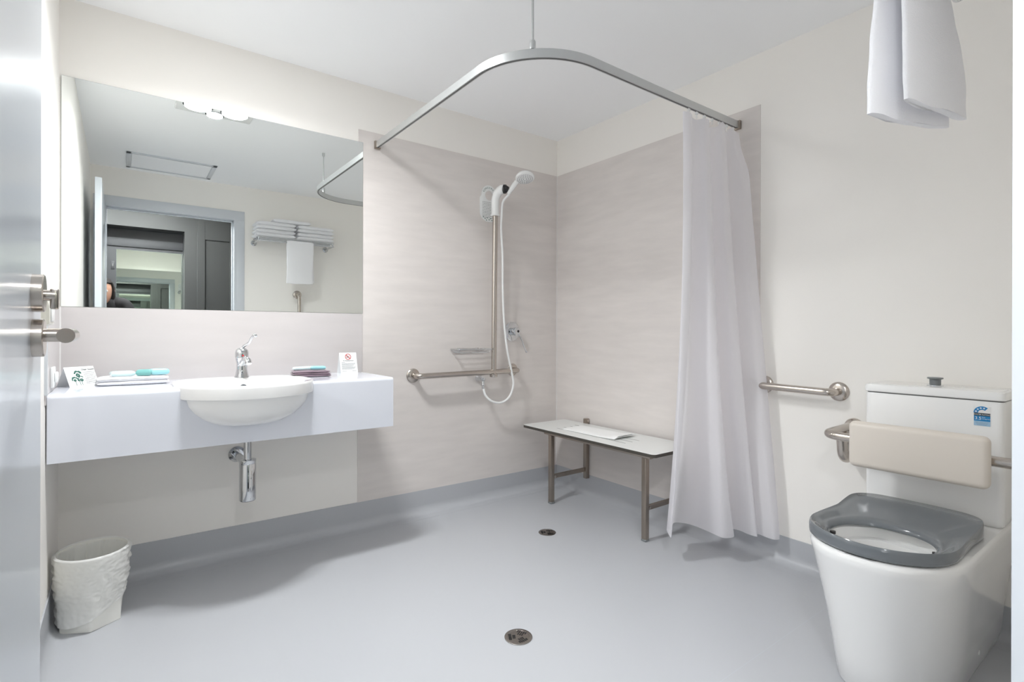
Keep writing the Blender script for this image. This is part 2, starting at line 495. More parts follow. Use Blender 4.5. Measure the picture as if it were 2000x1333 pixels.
BX, BY = -2.0, -0.36       # basin centre
def basin_out(sc_, z, a=.256, bf=.235, bb=.275, n=72, inset=0.0):
    pts = []
    for k in range(n):
        t = 2 * PI * k / n
        c, s = math.cos(t), math.sin(t)
        if s <= 0:
            x, y = a * c, bf * s
        else:
            e = 2 / 3.6
            x = a * math.copysign(abs(c) ** e, c); y = bb * abs(s) ** e
        pts.append(Vector((BX + x * sc_, BY + y * sc_, z)))
    return pts
def basin_in(sc_, z, n=72):
    return [Vector((BX + .205 * math.cos(2 * PI * k / n) * sc_, BY - .035 + .155 * math.sin(2 * PI * k / n) * sc_, z)) for k in range(n)]
rim_t, rim_b = 0.838, 0.787
under = [(.18, .668), (.40, .671), (.58, .682), (.73, .705), (.84, .733), (.905, .760), (.935, rim_b + .002)]
cutr = [basin_out(sc_ * .985, z) for sc_, z in under] + [basin_out(.985, rim_b), basin_out(.985, .9)]
boolean_cut(sheet, MB().loft(cutr, True, True, True))
bs = empty('basin', (BX, BY, .667), 'white semi-recessed oval washbasin bulging out of the counter front', 'basin')
rings = [basin_out(sc_, z) for sc_, z in under]
rings += [basin_out(.985, rim_b), basin_out(.998, rim_b + .003), basin_out(1.0, rim_b + .01), basin_out(1.0, rim_t - .010), basin_out(.996, rim_t - .004), basin_out(.985, rim_t)]
rings += [basin_in(1.05, rim_t - .001), basin_in(1.0, rim_t - .006), basin_in(.97, .80), basin_in(.9, .76), basin_in(.78, .727), basin_in(.58, .703), basin_in(.35, .693), basin_in(.12, .690)]
MB().loft(rings, True, True, True).build('bowl', 'ceramic', bs)
MB().lathe([(.0, 0), (.022, 0), (.024, .002), (.018, .004), (0, .003)], (BX, BY - .035, .6905), (0, 0, 1), 28).build('waste', 'chrome', bs)
MB().lathe([(.013, .004), (.013, 0), (.009, 0), (.009, .004)], (BX + .005, BY + .114, .803), (0, -1, 0.25), 24).build('overflow_ring', 'chrome', bs)

# tap with long care lever
TX, TY = -1.985, -0.150
TXB = rim_t
tp = empty('tap', (TX, TY, TXB), 'chrome mixer tap with a long curved lever on the basin', 'tap')
MB().lathe([(0, 0), (.0295, 0), (.029, .004), (.0255, .012), (.0215, .035), (.0215, .06), (.0245, .075), (.0265, .085)], (TX, TY, TXB), (0, 0, 1), 36).build('body', 'chrome', tp)
tcap = MB().lathe([(.0268, 0), (.0272, .004), (.0272, .022), (.024, .034), (.014, .042), (0, .045)], (TX, TY, TXB + .087), (0, 0, 1), 36).build('cap', 'chrome', tp)
MB().tube(cat([(TX, TY - .012, TXB + .062), (TX + .004, TY - .055, TXB + .082), (TX + .006, TY - .098, TXB + .078), (TX + .007, TY - .108, TXB + .064)], 8), .0135, 20).build('spout', 'chrome', tp)
MB().tube(cat([(TX, TY, TXB + .124), (TX + .008, TY - .012, TXB + .139), (TX + .024, TY - .03, TXB + .153), (TX + .030, TY - .045, TXB + .172), (TX + .036, TY - .07, TXB + .186), (TX + .040, TY - .085, TXB + .182)], 8), [.006] * 24 + [.0062] * 8 + [.0075] * 8 + [.006], 14).build('lever', 'chrome', tcap)
MB().lathe([(0, 0), (.004, 0), (.004, .002), (0, .002)], (TX, TY - .0262, TXB + .097), (0, -1, 0), 14).build('temperature_dot', 'red', tcap)

# bottle trap
PX, PY = -1.972, -0.215
bt = empty('bottle_trap', (PX, PY, .30), 'chrome bottle trap and pipe below the basin', 'waste pipe')
MB().lathe([(.016, 0), (.016, .195), (0, .195)], (PX, PY, .480), (0, 0, 1), 28).build('down_pipe', 'chrome', bt)
MB().lathe([(0, 0), (.031, 0), (.0335, .003), (.0335, .158), (.0325, .160), (.0335, .162), (.0335, .176), (.017, .178), (0, .178)], (PX, PY, .310), (0, 0, 1), 40).build('bottle', 'chrome', bt)
MB().tube(arc_path([(PX - .005, PY + .010, .448), (PX - .006, PY + .06, .462), (PX - .008, -.004, .470)], .04), .0165, 24).build('wall_pipe', 'chrome', bt)
MB().lathe([(0, 0), (.036, 0), (.036, .004), (.026, .014), (.017, .014)], (PX - .008, -.0005, .470), (0, -1, 0), 32).build('wall_flange', 'chrome', bt)

# ------------------------------------------------------------------ counter items
def sheet_quad(mb, a, b, c, d, t):
    a, b, c, d = map(Vector, (a, b, c, d)); n = (b - a).cross(d - a).normalized() * t
    vs = [a, b, c, d, a + n, b + n, c + n, d + n]
    return mb.add(vs, [(0, 1, 2, 3), (7, 6, 5, 4), (0, 4, 5, 1), (1, 5, 6, 2), (2, 6, 7, 3), (3, 7, 4, 0)])
def tent_card(name, cx, cy, rot, wdt, h, lean, label, z0):
    ux = Vector((math.cos(rot), math.sin(rot), 0)); uy = Vector((-math.sin(rot), math.cos(rot), 0))
    o = Vector((cx, cy, z0))
    e = empty(name, o, label, 'sign')
    a = o - ux * wdt / 2; b = o + ux * wdt / 2
    top = Vector((0, 0, h)) + uy * lean
    sheet_quad(MB(), a, b, b + top, a + top, -.0004).build('front_leaf', 'paper', e, smooth=False)
    a2, b2 = a + uy * 2 * lean, b + uy * 2 * lean
    sheet_quad(MB(), b2, a2, a + top, b + top, -.0004).build('back_leaf', 'paper', e, smooth=False)
    uz = top.normalized()
    n = ux.cross(uz)
    base = a + n * .0007
    return e, ux, uz, base, n
# eco card with trees
e, ux, uz, base, n = tent_card('tent_card', -2.522, -.150, 0.62, .104, .074, .036, 'small white tent card with green trees at the left end of the counter', VZ)
rnd = random.Random(5)
def blob(cx, cz, r, k=11):
    mb = MB()
    pts = []
    for j in range(k):
        a = 2 * PI * j / k; rr = r * (0.72 + 0.45 * rnd.random())
        pts.append((cx + rr * math.cos(a), cz + rr * .8 * math.sin(a)))
    return pts
def flat_poly(pts, base, ux, uz, n, t=.0003):
    mb = MB()
    r0 = [base + ux * a + uz * b for a, b in pts]; r1 = [p + n * t for p in r0]
    return mb.loft([r0, r1], True, True, True)
trees = MB()
for (cx, cz, r0_, r1_, a0, a1) in ((.040, .052, .008, .0135, .1, PI - .1), (.040, .047, .002, .0075, 0, 2 * PI), (.026, .028, .008, .0125, -.4, PI + .3), (.025, .027, .001, .005, 0, 2 * PI), (.048, .036, .005, .008, .2, PI - .2), (.048, .027, .002, .006, 0, 2 * PI)):
    N = 14; inn, out = [], []
    for k in range(N + 1):
        a = a0 + (a1 - a0) * k / N
        j = rnd.uniform(.85, 1.15)
        out.append((cx + r1_ * j * math.cos(a), cz + r1_ * j * math.sin(a))); inn.append((cx + r0_ * math.cos(a), cz + r0_ * math.sin(a)))
    for k in range(N):
        q = flat_poly([inn[k], inn[k + 1], out[k + 1], out[k]], base, ux, uz, n)
        trees.add(q.v, q.f)
for a, b in ((.040, .046), (.026, .024), (.047, .027)):
    q = flat_poly([(a - .0006, .006), (a + .0006, .006), (a + .0006, b), (a - .0006, b)], base, ux, uz, n); trees.add(q.v, q.f)
trees.build('tree_print', 'green', e, smooth=False)
text('Dear Guest', .0095, base + ux * .080 + uz * .0665, ux, uz, 'ink_dark', 'heading_print', e)
bars([(.060 + .002 * (k % 2), .104 - .004 * ((k * 7) % 3), .058 - k * .0058) for k in range(9)], base, ux, uz, .0011).build('text_print', 'ink', e, smooth=False)
# no smoking card
e, ux, uz, base, n = tent_card('tent_card', -1.487, -.105, 0.03, .088, .104, .028, 'white tent card with a red no-smoking symbol at the right end of the counter', VZ)
ring = MB()
cx, cz = .044, .086
N = 40
for k in range(N):
    a, b = 2 * PI * k / N, 2 * PI * (k + 1) / N
    q = flat_poly([(cx + .0125 * math.cos(a), cz + .0125 * math.sin(a)), (cx + .0155 * math.cos(a), cz + .0155 * math.sin(a)), (cx + .0155 * math.cos(b), cz + .0155 * math.sin(b)), (cx + .0125 * math.cos(b), cz + .0125 * math.sin(b))], base, ux, uz, n, .0004)
    ring.add(q.v, q.f)
d = .7071 * .0128; wd = .0013
q = flat_poly([(cx - d - wd, cz + d - wd), (cx - d + wd, cz + d + wd), (cx + d + wd, cz - d + wd), (cx + d - wd, cz - d - wd)], base, ux, uz, n, .0004); ring.add(q.v, q.f)
ring.build('no_smoking_symbol', 'red', e, smooth=False)
q = flat_poly([(cx - .009, cz - .0035), (cx + .006, cz - .0035), (cx + .006, cz - .001), (cx - .009, cz - .001)], base, ux, uz, n, .0002)
s_ = flat_poly([(cx + .003, cz + .001), (cx + .0045, cz + .001), (cx + .008, cz + .006), (cx + .006, cz + .0065)], base, ux, uz, n, .0002); q.add(s_.v, s_.f)
q.build('cigarette_print', 'ink_dark', e, smooth=False)
text('No Smoking Room', .0072, base + ux * .044 + uz * .0635, ux, uz, 'ink_dark', 'heading_print', e)
bars([(.008, .026, .056)] + [(.008, .080 - .005 * ((k * 5) % 4), .0505 - k * .0048) for k in range(7)] + [(.008, .03, .012), (.06, .08, .012)], base, ux, uz, .0012).build('text_print', 'ink', e, smooth=False)

def soft_slab(cx, cy, z0, lx, ly, h, rot=0, amt=.003, seed=0, nx=26, ny=20, rnd_=0.5):
    """pillow-edged terry slab"""
    top, bot = [], []
    def prof(u):  # rounded edge falloff, u in -1..1
        return (max(0, 1 - abs(u) ** 9)) ** .5
    mb = MB()
    cr, sr = math.cos(rot), math.sin(rot)
    def P(i, j, side):
        u, v = -1 + 2 * i / nx, -1 + 2 * j / ny
        # concentrate samples near the edges
        u = math.sin(u * PI / 2); v = math.sin(v * PI / 2)
        k = prof(u) * prof(v)
        x, y = u * lx / 2, v * ly / 2
        z = h / 2 + side * h / 2 * k
        nn = noise.noise_vector(Vector((x * 14 + seed, y * 14, z * 20 + seed)))
        x += nn.x * amt * 1.5; y += nn.y * amt * 1.5; z += nn.z * amt * (1 if side > 0 else 0.15)
        return Vector((cx + x * cr - y * sr, cy + x * sr + y * cr, z0 + max(z, 0.0002)))
    rings = []
    for j in range(ny + 1):
        rings.append([P(i, j, 1) for i in range(nx + 1)] + [P(i, j, -1) for i in range(nx, -1, -1)])
    return mb.loft(rings, True, True, True)
def folded_towel(name, cx, cy, z0, lx, ly, h, label, catg='towel', group=None, m='towel', layers=2, rot=0, seed=0):
    mb = MB(); hh = h / layers
    for k in range(layers):
        s = soft_slab(cx, cy, z0 + k * hh * .96, lx * (1 - .012 * k), ly * (1 - .01 * k), hh * 1.03, rot, .003, seed + k * 3.3)
        mb.add(s.v, s.f)
    o = mb.build(name, m)
    return tag(o, label, catg, group)
folded_towel('folded_towel', -2.372, -.130, VZ + .0005, .232, .135, .032, 'folded white hand towel on the counter left of the basin, sachets on top', rot=.03, layers=2, seed=1)
zt = VZ + .034
def sachet(name, cx, cy, z, l, wd, h, rot, m, label, wrap='aqua'):
    e = empty(name, (cx, cy, z), label, 'toiletry sachet')
    soft_slab(cx, cy, z, l, wd, h, rot, .0008, cx * 9, 14, 10).build('wrapper', m, e)
    return e
sachet('toiletry_sachet', -2.408, -.155, zt, .078, .05, .020, .15, 'aqua', 'clear pale wrapped toiletry on the left of the white folded towel')
sachet('toiletry_sachet', -2.338, -.165, zt, .05, .042, .024, -.2, 'teal', 'teal wrapped soap in the middle of the white folded towel')
sachet('toiletry_sachet', -2.288, -.140, zt, .066, .046, .024, .1, 'turq', 'turquoise wrapped toiletry on the right of the white folded towel')

e = folded_towel('folded_face_cloth', -1.695, -.165, VZ + .0005, .168, .11, .028, 'folded mauve face cloth on the counter right of the basin', 'cloth', m='purple', layers=3, rot=-.12, seed=4)
zt = VZ + .0295
sachet('toiletry_sachet', -1.728, -.155, zt, .085, .032, .017, .1, 'aqua', 'pale clear tube sachet on the left of the mauve face cloth')
sachet('toiletry_sachet', -1.660, -.160, zt, .07, .032, .018, -.15, 'turq', 'turquoise tube sachet on the right of the mauve face cloth')

# soap dispenser and small white socket on left wall
sd = empty('soap_dispenser', (XL, -.88, 1.04), 'off-white curved wall dispenser just beyond the door handle', 'dispenser')
yd0, yd1 = -1.005, -.90
prf = [(0, 1.150), (.016, 1.148)]
for k in range(9):
    a = k / 8 * PI / 2
    prf.append((.016 + .040 * math.sin(a), 1.148 - .058 * (1 - math.cos(a))))
prf += [(.056, 1.058), (.035, 1.048), (0, 1.030)]
MB().loft([[(XL + .0005 + x, y, z) for x, z in prf] for y in (yd0, yd0 + .006, yd1 - .006, yd1)], True, True, True).build('body', 'beige_plastic', sd)
MB().rbox(XL + .046, XL + .0600, yd0 + .02, yd1 - .02, 1.064, 1.100, .003, 2).build('push_front', 'plastic', sd)
so = empty('power_socket', (XL, -.30, .87), 'small white power socket on the left wall above the counter', 'socket')
MB().rbox(XL + .0036, XL + .013, -.345, -.265, .845, .915, .003, 2).build('plate', 'plastic', so)
MB().rbox(XL + .013, XL + .022, -.325, -.285, .862, .898, .004, 2).build('switch', 'plastic', so)

# ------------------------------------------------------------------ waste bin
bn = empty('waste_bin', (-2.49, -.36, 0), 'off-white plastic waste bin with a white liner below the counter', 'bin')
def bin_ring(z, k, n=144):
    # k: 0 base .. 1 rim ; faceted oval
    cx = -2.497 + .006 * k; cy = -.305 - .025 * k
    a = .092 + .010 * k; b = .092 + .020 * k
    out = []
    for j in range(n):
        t = 2 * PI * j / n
        seg = PI / 3
        tt = (t + .5) % seg - seg / 2
        fac = (math.cos(seg / 2) / math.cos(tt)) if k < .35 else 1.0
        m_ = max(0, 1 - k / .6)
        rr = 1 * (1 - m_) + m_ * (math.cos(seg / 2) / math.cos(tt)) * 1.06
        out.append(Vector((cx + a * rr * math.cos(t), cy + b * rr * math.sin(t), z)))
    return out
def wob(ring, amt, sc_, seed):
    c = sum(ring, Vector()) / len(ring)
    o = []
    for p in ring:
        d_ = (p - c); d_.z = 0
        o.append(p + d_.normalized() * amt * noise.noise(p * sc_ + Vector((seed, 0, 0))))
    return o
H = .262
rr = [bin_ring(.001 + H * k / 10, k / 10) for k in range(11)]
ri = [[Vector((p.x * .975 + -2.492 * .025, p.y * .975 - .33 * .025, max(p.z, .004))) for p in r] for r in rr[::-1]]
MB().loft(rr + ri, True, True, True).build('bin_body', 'bin', bn)
ln = []
for k in range(61):
    u = k / 60; z = .070 + (H - .068) * u
    r_ = bin_ring(z, z / H)
    c = sum(r_, Vector()) / len(r_)
    r2 = []
    for j, p in enumerate(r_):
        t = j / len(r_)
        d_ = (p - c).normalized()
        side = max(0, math.cos(2 * PI * t)) ** 6 + max(0, -math.cos(2 * PI * t)) ** 6
        wr = .0014 * noise.noise(Vector((math.cos(2*PI*t) * 5, math.sin(2*PI*t) * 5 + u * 3, u * 5 + 3))) + .0008 * (1 - abs(noise.noise(Vector((math.cos(2*PI*t) * 6 + u * 5, math.sin(2*PI*t) * 6, u * 14)))) * 4) + .0080 * side * noise.noise(Vector((math.sin(2*PI*t) * 3, u * 13, 8))) + .0035 * side
        hem = .016 * noise.noise(Vector((math.cos(2 * PI * t) * 1.5, math.sin(2 * PI * t) * 1.5, 1.0))) * (1 - u) ** 2 + .045 * (1 - u) ** 3 * (math.cos(2 * PI * t - .6))
        r2.append(p + d_ * (.0045 + wr) + Vector((0, 0, hem)))
    ln.append(r2)
top = bin_ring(H + .004, 1.0)
ln.append([p + Vector((0, 0, .002)) for p in top])
for k in range(1, 12):
    z = H - k * .018
    r_ = bin_ring(z, z / H)
    c = sum(r_, Vector()) / len(r_)
    ln.append([c + (p - c) * (.955 + .03 * noise.noise(Vector((j * .7, k * .15, 5)))) for j, p in enumerate(r_)])
MB().loft(ln, True, False, True).build('bin_liner', 'liner', bn, angle=80)

# ------------------------------------------------------------------ T-shaped shower grab rail
def flange(mb, p, axis, r=.040):
    return mb.lathe([(0, 0), (r, 0), (r, .004), (r * .9, .009), (r * .62, .0125), (r * .45, .014), (0, .014)], p, axis, 36)
g = empty('shower_grab_rail', (-.74, 0, .795), 'stainless T-shaped grab rail on the shower back wall', 'grab rail')
YR = -.078
MB().tube(arc_path([(-1.088, -.008, .793), (-1.088, YR, .793), (-.388, YR, .798), (-.388, -.008, .798)], .055, 10), .016, 20).build('horizontal_bar', 'steel', g)
MB().tube([(-.583, YR, .80), (-.575, YR, 1.80)], .0162, 20).build('vertical_bar', 'steel', g)
flange(MB(), (-1.088, -.004, .793), (0, -1, 0)).build('wall_flange', 'steel', g)
flange(MB(), (-.388, -.004, .798), (0, -1, 0)).build('wall_flange', 'steel', g)
MB().lathe([(.022, 0), (.024, .004), (.024, .02), (.018, .026), (.018, .03)], (-.583, YR + .002, .765), (0, 0, 1), 24).build('bar_joint', 'steel', g)

# white shower head holder on top of the bar
hd = empty('shower_holder', (-.576, YR, 1.755), 'white plastic elbow holder capping the vertical rail', 'shower holder')
MB().tube(cat([(-.576, YR, 1.752), (-.576, YR, 1.756), (-.576, YR, 1.775), (-.576, YR, 1.83), (-.574, YR - .004, 1.865), (-.566, YR - .018, 1.895), (-.553, YR - .040, 1.912), (-.545, YR - .052, 1.915)], 6),
          [.029] * 8 + [.0235] * 12 + [.0235] * 6 + [.0255] * 6 + [.027] * 6 + [.024] * 5, 24).build('elbow', 'plastic', hd)
fc = Vector((-.546, YR - .050, 1.912)); dirf = Vector((.55, -.8, -.1)).normalized()
MB().lathe([(.018, .012), (.0275, .012), (.0275, .0), (.018, 0)], fc, dirf, 28).build('black_ring', 'black', hd)
MB().lathe([(.021, .0), (.021, .02), (.015, .03), (0, .03)], fc, dirf, 20).build('socket', 'black', hd)

# hand shower
hs0 = fc + dirf * .030 + Vector((.002, -.004, -.022))
hdl = Vector((-.528, -.245, 1.940))
sh = empty('hand_shower', hs0, 'white hand shower head with long white hose in the holder', 'hand shower')
MB().tube(cat([hs0 + Vector((-.003, .004, -.012)), hs0, hs0 + (hdl - hs0) * .3 + Vector((0, 0, .003)), hs0 + (hdl - hs0) * .7 + Vector((0, 0, .004)), hdl + Vector((0, 0, 0))], 6), [.009] * 5 + [.012] * 6 + [.0145] * 7 + [.014] * 4 + [.012] * 3, 20).build('handle', 'plastic', sh)
hdir = Vector((-.12, -.30, -1)).normalized()
hc = Vector((-.508, -.285, 1.957))
shead = MB().lathe([(0, -.026), (.024, -.024), (.044, -.014), (.055, 0), (.057, .008), (.056, .014), (.053, .016), (0, .016)], hc, hdir, 40).build('head', 'plastic', sh)
nz = MB()
u_ = Vector((1, 0, 0)); u_ = (u_ - hdir * u_.dot(hdir)).normalized(); q_ = hdir.cross(u_)
for rr_, nn_ in ((.011, 6), (.022, 12), (.033, 18), (.044, 24)):
    for k in range(nn_):
        a = 2 * PI * k / nn_
        nz.lathe([(0, 0), (.0021, 0), (.0016, .003), (0, .003)], hc + hdir * .0155 + (u_ * math.cos(a) + q_ * math.sin(a)) * rr_, hdir, 6)
nz.build('nozzles', 'ink', shead)
hp = cat([hs0 + Vector((0, .002, -.010)), (-.536, -.105, 1.84), (-.541, -.098, 1.76), (-.540, -.092, 1.668), (-.528, -.09, 1.512), (-.526, -.09, 1.322), (-.517, -.09, 1.133), (-.493, -.09, .942), (-.458, -.09, .80), (-.446, -.095, .715), (-.475, -.095, .640), (-.535, -.092, .607), (-.600, -.088, .618), (-.640, -.075, .655), (-.650, -.065, .700)], 8)
MB().tube(hp, .0068, 12).build('hose', 'plastic', sh)
ol = empty('hose_outlet', (-.650, 0, .745), 'chrome hose outlet elbow below the horizontal grab rail', 'outlet')
MB().lathe([(0, 0), (.021, 0), (.021, .008), (.017, .014), (.017, .05), (0, .052)], (-.650, -.004, .758), (0, -1, 0), 28).build('elbow', 'chrome', ol)
MB().lathe([(.0165, .0), (.0165, .012), (.0105, .018), (.0105, .034), (.012, .036), (.012, .044), (.0085, .048), (.0085, .066), (0, .066)], (-.650, -.060, .762), (0, -.06, -1), 24).build('hose_nut', 'chrome', ol)

# CONSERVE sign
cs = empty('water_sign', (-.565, 0, 1.72), 'small white rounded water-saving sign with a ring top behind the shower holder', 'sign')
scx = -.572
out = []
for k in range(17):
    a = -PI + PI * k / 16
    out.append((scx + .068 * math.cos(a), 1.785 + .058 * math.sin(a)))
out.append((scx + .068, 1.875)); out.append((scx + .058, 1.888))
for k in range(17):
    a = -.12 + (PI + .24) * k / 16
    out.append((scx + .057 * math.cos(a), 1.9 + .057 * math.sin(a)))
out.append((scx - .058, 1.888)); out.append((scx - .068, 1.875))
hole = [(scx + .030 * math.cos(2 * PI * k / 24), 1.893 + .030 * math.sin(2 * PI * k / 24)) for k in range(24)]
p1 = [Vector((a, 0, b)) for a, b in out]; p2 = [Vector((a, 0, b)) for a, b in hole]
tri = tessellate_polygon([p1, p2])
allp = p1 + p2; nO, nH = len(p1), len(p2)
YS0, YS1 = -.004, -.007
vs = [(p.x, YS0, p.z) for p in allp] + [(p.x, YS1, p.z) for p in allp]
nn_ = len(allp)
fs = [tuple(t) for t in tri] + [tuple(i + nn_ for i in t[::-1]) for t in tri]
for k in range(nO): fs.append((k, (k + 1) % nO, (k + 1) % nO + nn_, k + nn_))
for k in range(nH):
    a, b = nO + k, nO + (k + 1) % nH
    fs.append((a, b, b + nn_, a + nn_))
MB().add(vs, fs).build('plate', 'plastic', cs, smooth=False)
for k, ch in enumerate('CONSERVE'):
    a = PI - .45 - k * .30
    c_ = Vector((scx + .040 * math.cos(a), YS1 - .0004, 1.896 + .040 * math.sin(a)))
    rd = Vector((math.cos(a), 0, math.sin(a))); tg = Vector((math.sin(a), 0, -math.cos(a)))
    text(ch, .0155, c_, tg, rd, 'green', 'letter', cs)
bars([(.010, .105 - .012 * ((k * 3) % 3), -k * .0095) for k in range(11)], (scx - .060, YS1 - .0002, 1.848), (1, 0, 0), (0, 0, 1), .0022).build('text_print', 'ink', cs, smooth=False)
pb = MB()
for (a, b) in ((-.042, 1.756), (-.03, 1.747), (-.015, 1.752), (-.02, 1.738), (.0, 1.742), (.012, 1.75), (.03, 1.752), (.02, 1.74)):
    pb.lathe([(0, 0), (.0035, 0), (.0035, .0004), (0, .0004)], (scx + a, YS1 - .0001, b), (0, -1, 0), 8)
pb.build('picture_print', 'green', cs, smooth=False)

# mixer
mx_ = empty('shower_mixer', (-.39, 0, 1.044), 'round chrome shower mixer with a thin bent lever', 'mixer')
MB().lathe([(0, 0), (.062, 0), (.062, .003), (.055, .008), (.030, .010), (0, .010)], (-.390, -.004, 1.044), (0, -1, 0), 48).build('plate', 'chrome', mx_)
MB().lathe([(.024, 0), (.024, .022), (.026, .024), (.026, .048), (.022, .052), (0, .052)], (-.390, -.012, 1.044), (0, -1, 0), 36).build('hub', 'chrome', mx_)
MB().tube(cat([(-.385, -.058, 1.035), (-.378, -.066, 1.022), (-.362, -.075, .985), (-.350, -.080, .950), (-.335, -.078, .925), (-.325, -.076, .912)], 6), [.0045] * 19 + [.0045] * 6 + [.006] * 6, 12).build('lever', 'chrome', mx_)
MB().lathe([(0, 0), (.008, 0), (.008, .0015), (0, .0015)], (-.384, -.0642, 1.046), (0, -1, 0), 16).build('cap_dot', 'black', mx_)

# wire soap basket
sb = empty('soap_basket', (-.74, 0, .93), 'chrome wire soap basket on the wall above the grab rail', 'soap basket')
x0, x1, y0, y1, z0, z1 = -.845, -.610, -.105, -.008, .918, .938
MB().tube(arc_path([(x0, y1, z1), (x0, y0, z1), (x1, y0, z1), (x1, y1, z1), (x0, y1, z1)], .02, 6), .0038, 10).build('rim', 'chrome', sb)
MB().tube(arc_path([(x0 + .02, y1, z0), (x0 + .02, y0 + .01, z0), (x1 - .02, y0 + .01, z0), (x1 - .02, y1, z0), (x0 + .02, y1, z0)], .01, 6), .0022, 8).build('base_ring', 'chrome', sb)
wr = MB()
for k in range(6):
    y = y0 + .012 + (y1 - y0 - .014) * k / 5
    wr.tube(arc_path([(x0, y, z1 - .001), (x0 + .018, y, z0), (x1 - .018, y, z0), (x1, y, z1 - .001)], .008, 4), .0017, 8)
wr.build('wires', 'chrome', sb)
for x in (-.79, -.66):
    MB().rbox(x - .012, x + .012, -.012, -.0035, z1 - .010, z1 + .006, .002, 2).build('wall_mount', 'chrome', sb)

# ------------------------------------------------------------------ folding bench
bx0, bx1, by0, by1, bz = -.385, -.030, -1.128, -.108, .458
bc = empty('shower_bench', (-.2, -.62, 0), 'pale laminate shower bench with dark edge and steel legs', 'bench')
def rrect(x0, x1, y0, y1, r, n=6):
    o = []
    for cx, cy, a0 in ((x1 - r, y1 - r, 0), (x0 + r, y1 - r, PI / 2), (x0 + r, y0 + r, PI), (x1 - r, y0 + r, 1.5 * PI)):
        for k in range(n + 1):
            a = a0 + PI / 2 * k / n
            o.append((cx + r * math.cos(a), cy + r * math.sin(a)))
    return o
MB().prism(rrect(bx0, bx1, by0, by1, .022), 'z', bz - .0160, bz - .0009).build('seat_board', 'bench_edge', bc)
MB().prism(rrect(bx0 + .0006, bx1 - .0006, by0 + .0006, by1 - .0006, .022), 'z', bz - .0009, bz).build('seat_surface', 'bench', bc)
slots = MB()
for (x, ya, yb) in ((-.29, -.87, -.33), (-.235, -.87, -.33), (-.18, -.87, -.33), (-.125, -.70, -.33)):
    slots.prism(rrect(x - .0022, x + .0022, ya, yb, .002, 3), 'z', bz - .0003, bz + .0002)
slots.prism(rrect(-.13, -.124, -.36, -.315, .002, 3), 'z', bz - .0003, bz + .0002)
slots.build('drain_slots', 'slot', bc)
LXB = -.315
for y in (-1.020, -.308):
    lg_ = MB().rbox(LXB - .014, LXB + .014, y - .014, y + .014, .004, bz - .0425, .003, 2).build('leg', 'steel_dark', bc)
    MB().rbox(LXB - .015, LXB + .015, y - .015, y + .015, .0006, .012, .002, 1).build('foot', 'plastic_grey', lg_)
    MB().rbox(-.034, -.0065, y - .014, y + .014, .105, bz + .030, .003, 2).build('wall_post', 'steel_dark', bc)
    MB().tube([(-.02, y - .018, bz + .016), (-.02, y + .018, bz + .016)], .009, 16).build('hinge', 'steel', bc)
    MB().rbox(LXB + .014, -.034, y - .006, y + .006, .150, .176, .002, 1).build('cross_brace', 'steel_dark', bc)
    MB().tube([(LXB + .022, y - .013, .163), (LXB + .022, y + .013, .163)], .008, 12).build('brace_pin', 'steel', bc)
MB().rbox(LXB - .015, LXB + .015, -1.06, -.255, bz - .042, bz - .0161, .003, 2).build('front_rail', 'steel_dark', bc)
MB().rbox(-.06, -.0345, -1.06, -.255, bz - .040, bz - .0161, .003, 2).build('rear_rail', 'steel_dark', bc)

# folded bath mat (magazine-like fold) on the bench
bm_ = empty('folded_bath_mat', (-.21, -.6, bz), 'thin folded white paper bath mat lying on the shower bench', 'bath mat')
prof_ = []
def mat_z(u, layer):
    return bz + .0006 + .0045 * layer + (.012 * max(0, (u - .72) / .28) ** 1.5 if layer else .010 * max(0, (u - .70) / .3) ** 1.6)
for layer in (0, 1):
    rings = []
    for k in range(25):
        u = k / 24
        y = -.385 - .40 * u
        sh_ = .012 * u
        zz = mat_z(u, layer)
        row = []
        for j in range(9):
            v = j / 8
            x = -.292 + .008 * layer + (.175 - .02 * layer) * v - .03 * (1 - u) * 0 + sh_
            zq = zz * 1.0 if v > .15 else bz + .0006 + (zz - bz - .0006) * (.35 + .65 * v / .15)
            row.append(Vector((x, y, zq + .0012 * noise.noise(Vector((x * 30, y * 12, layer))) ** 2)))
        rings.append(row + [p + Vector((0, 0, .0028)) for p in row[::-1]])
    MB().loft(rings, True, True, True).build('mat_layer', 'paper', bm_, angle=60)

# ------------------------------------------------------------------ floor drains
def drain(cx, cy, r, label):
    e = empty('floor_drain', (cx, cy, 0), label, 'drain', 'round steel floor drains')
    MB().lathe([(0, 0), (r, 0), (r, .0022), (r * .97, .003), (r * .78, .003), (r * .77, .0022), (0, .0022)], (cx, cy, .0003), (0, 0, 1), 48).build('grate', 'drain', e)
    sl = MB()
    for q in range(3):
        th = q * 2 * PI / 3 + .5
        d0 = Vector((math.cos(th), math.sin(th), 0)); d1 = Vector((-math.sin(th), math.cos(th), 0))
        sl_dir = (d0 + d1 * .0).normalized()
        for i in range(-2, 3):
            for half in (0.18, 0.46):
                c0 = Vector((cx, cy, .0027)) + d0 * r * (half + .14) + d1 * r * i * .15
                if (c0 - Vector((cx, cy, .0027))).length > r * .70: continue
                if abs(i) * .15 > half + .05: continue
                a = c0 - d0 * r * .11; b = c0 + d0 * r * .11; ww = d1 * r * .045
                vs = [a - ww, b - ww, b + ww, a + ww]; up_ = Vector((0, 0, .0006))
                sl.add(vs + [p + up_ for p in vs], [(0, 1, 2, 3), (4, 5, 6, 7), (0, 1, 5, 4), (1, 2, 6, 5), (2, 3, 7, 6), (3, 0, 4, 7)])
    sl.build('slots', 'black', e, smooth=False)
drain(-1.325, -1.30, .0475, 'larger round steel floor drain near the middle of the floor')
drain(-.638, -.648, .045, 'small round steel floor drain in front of the shower bench')

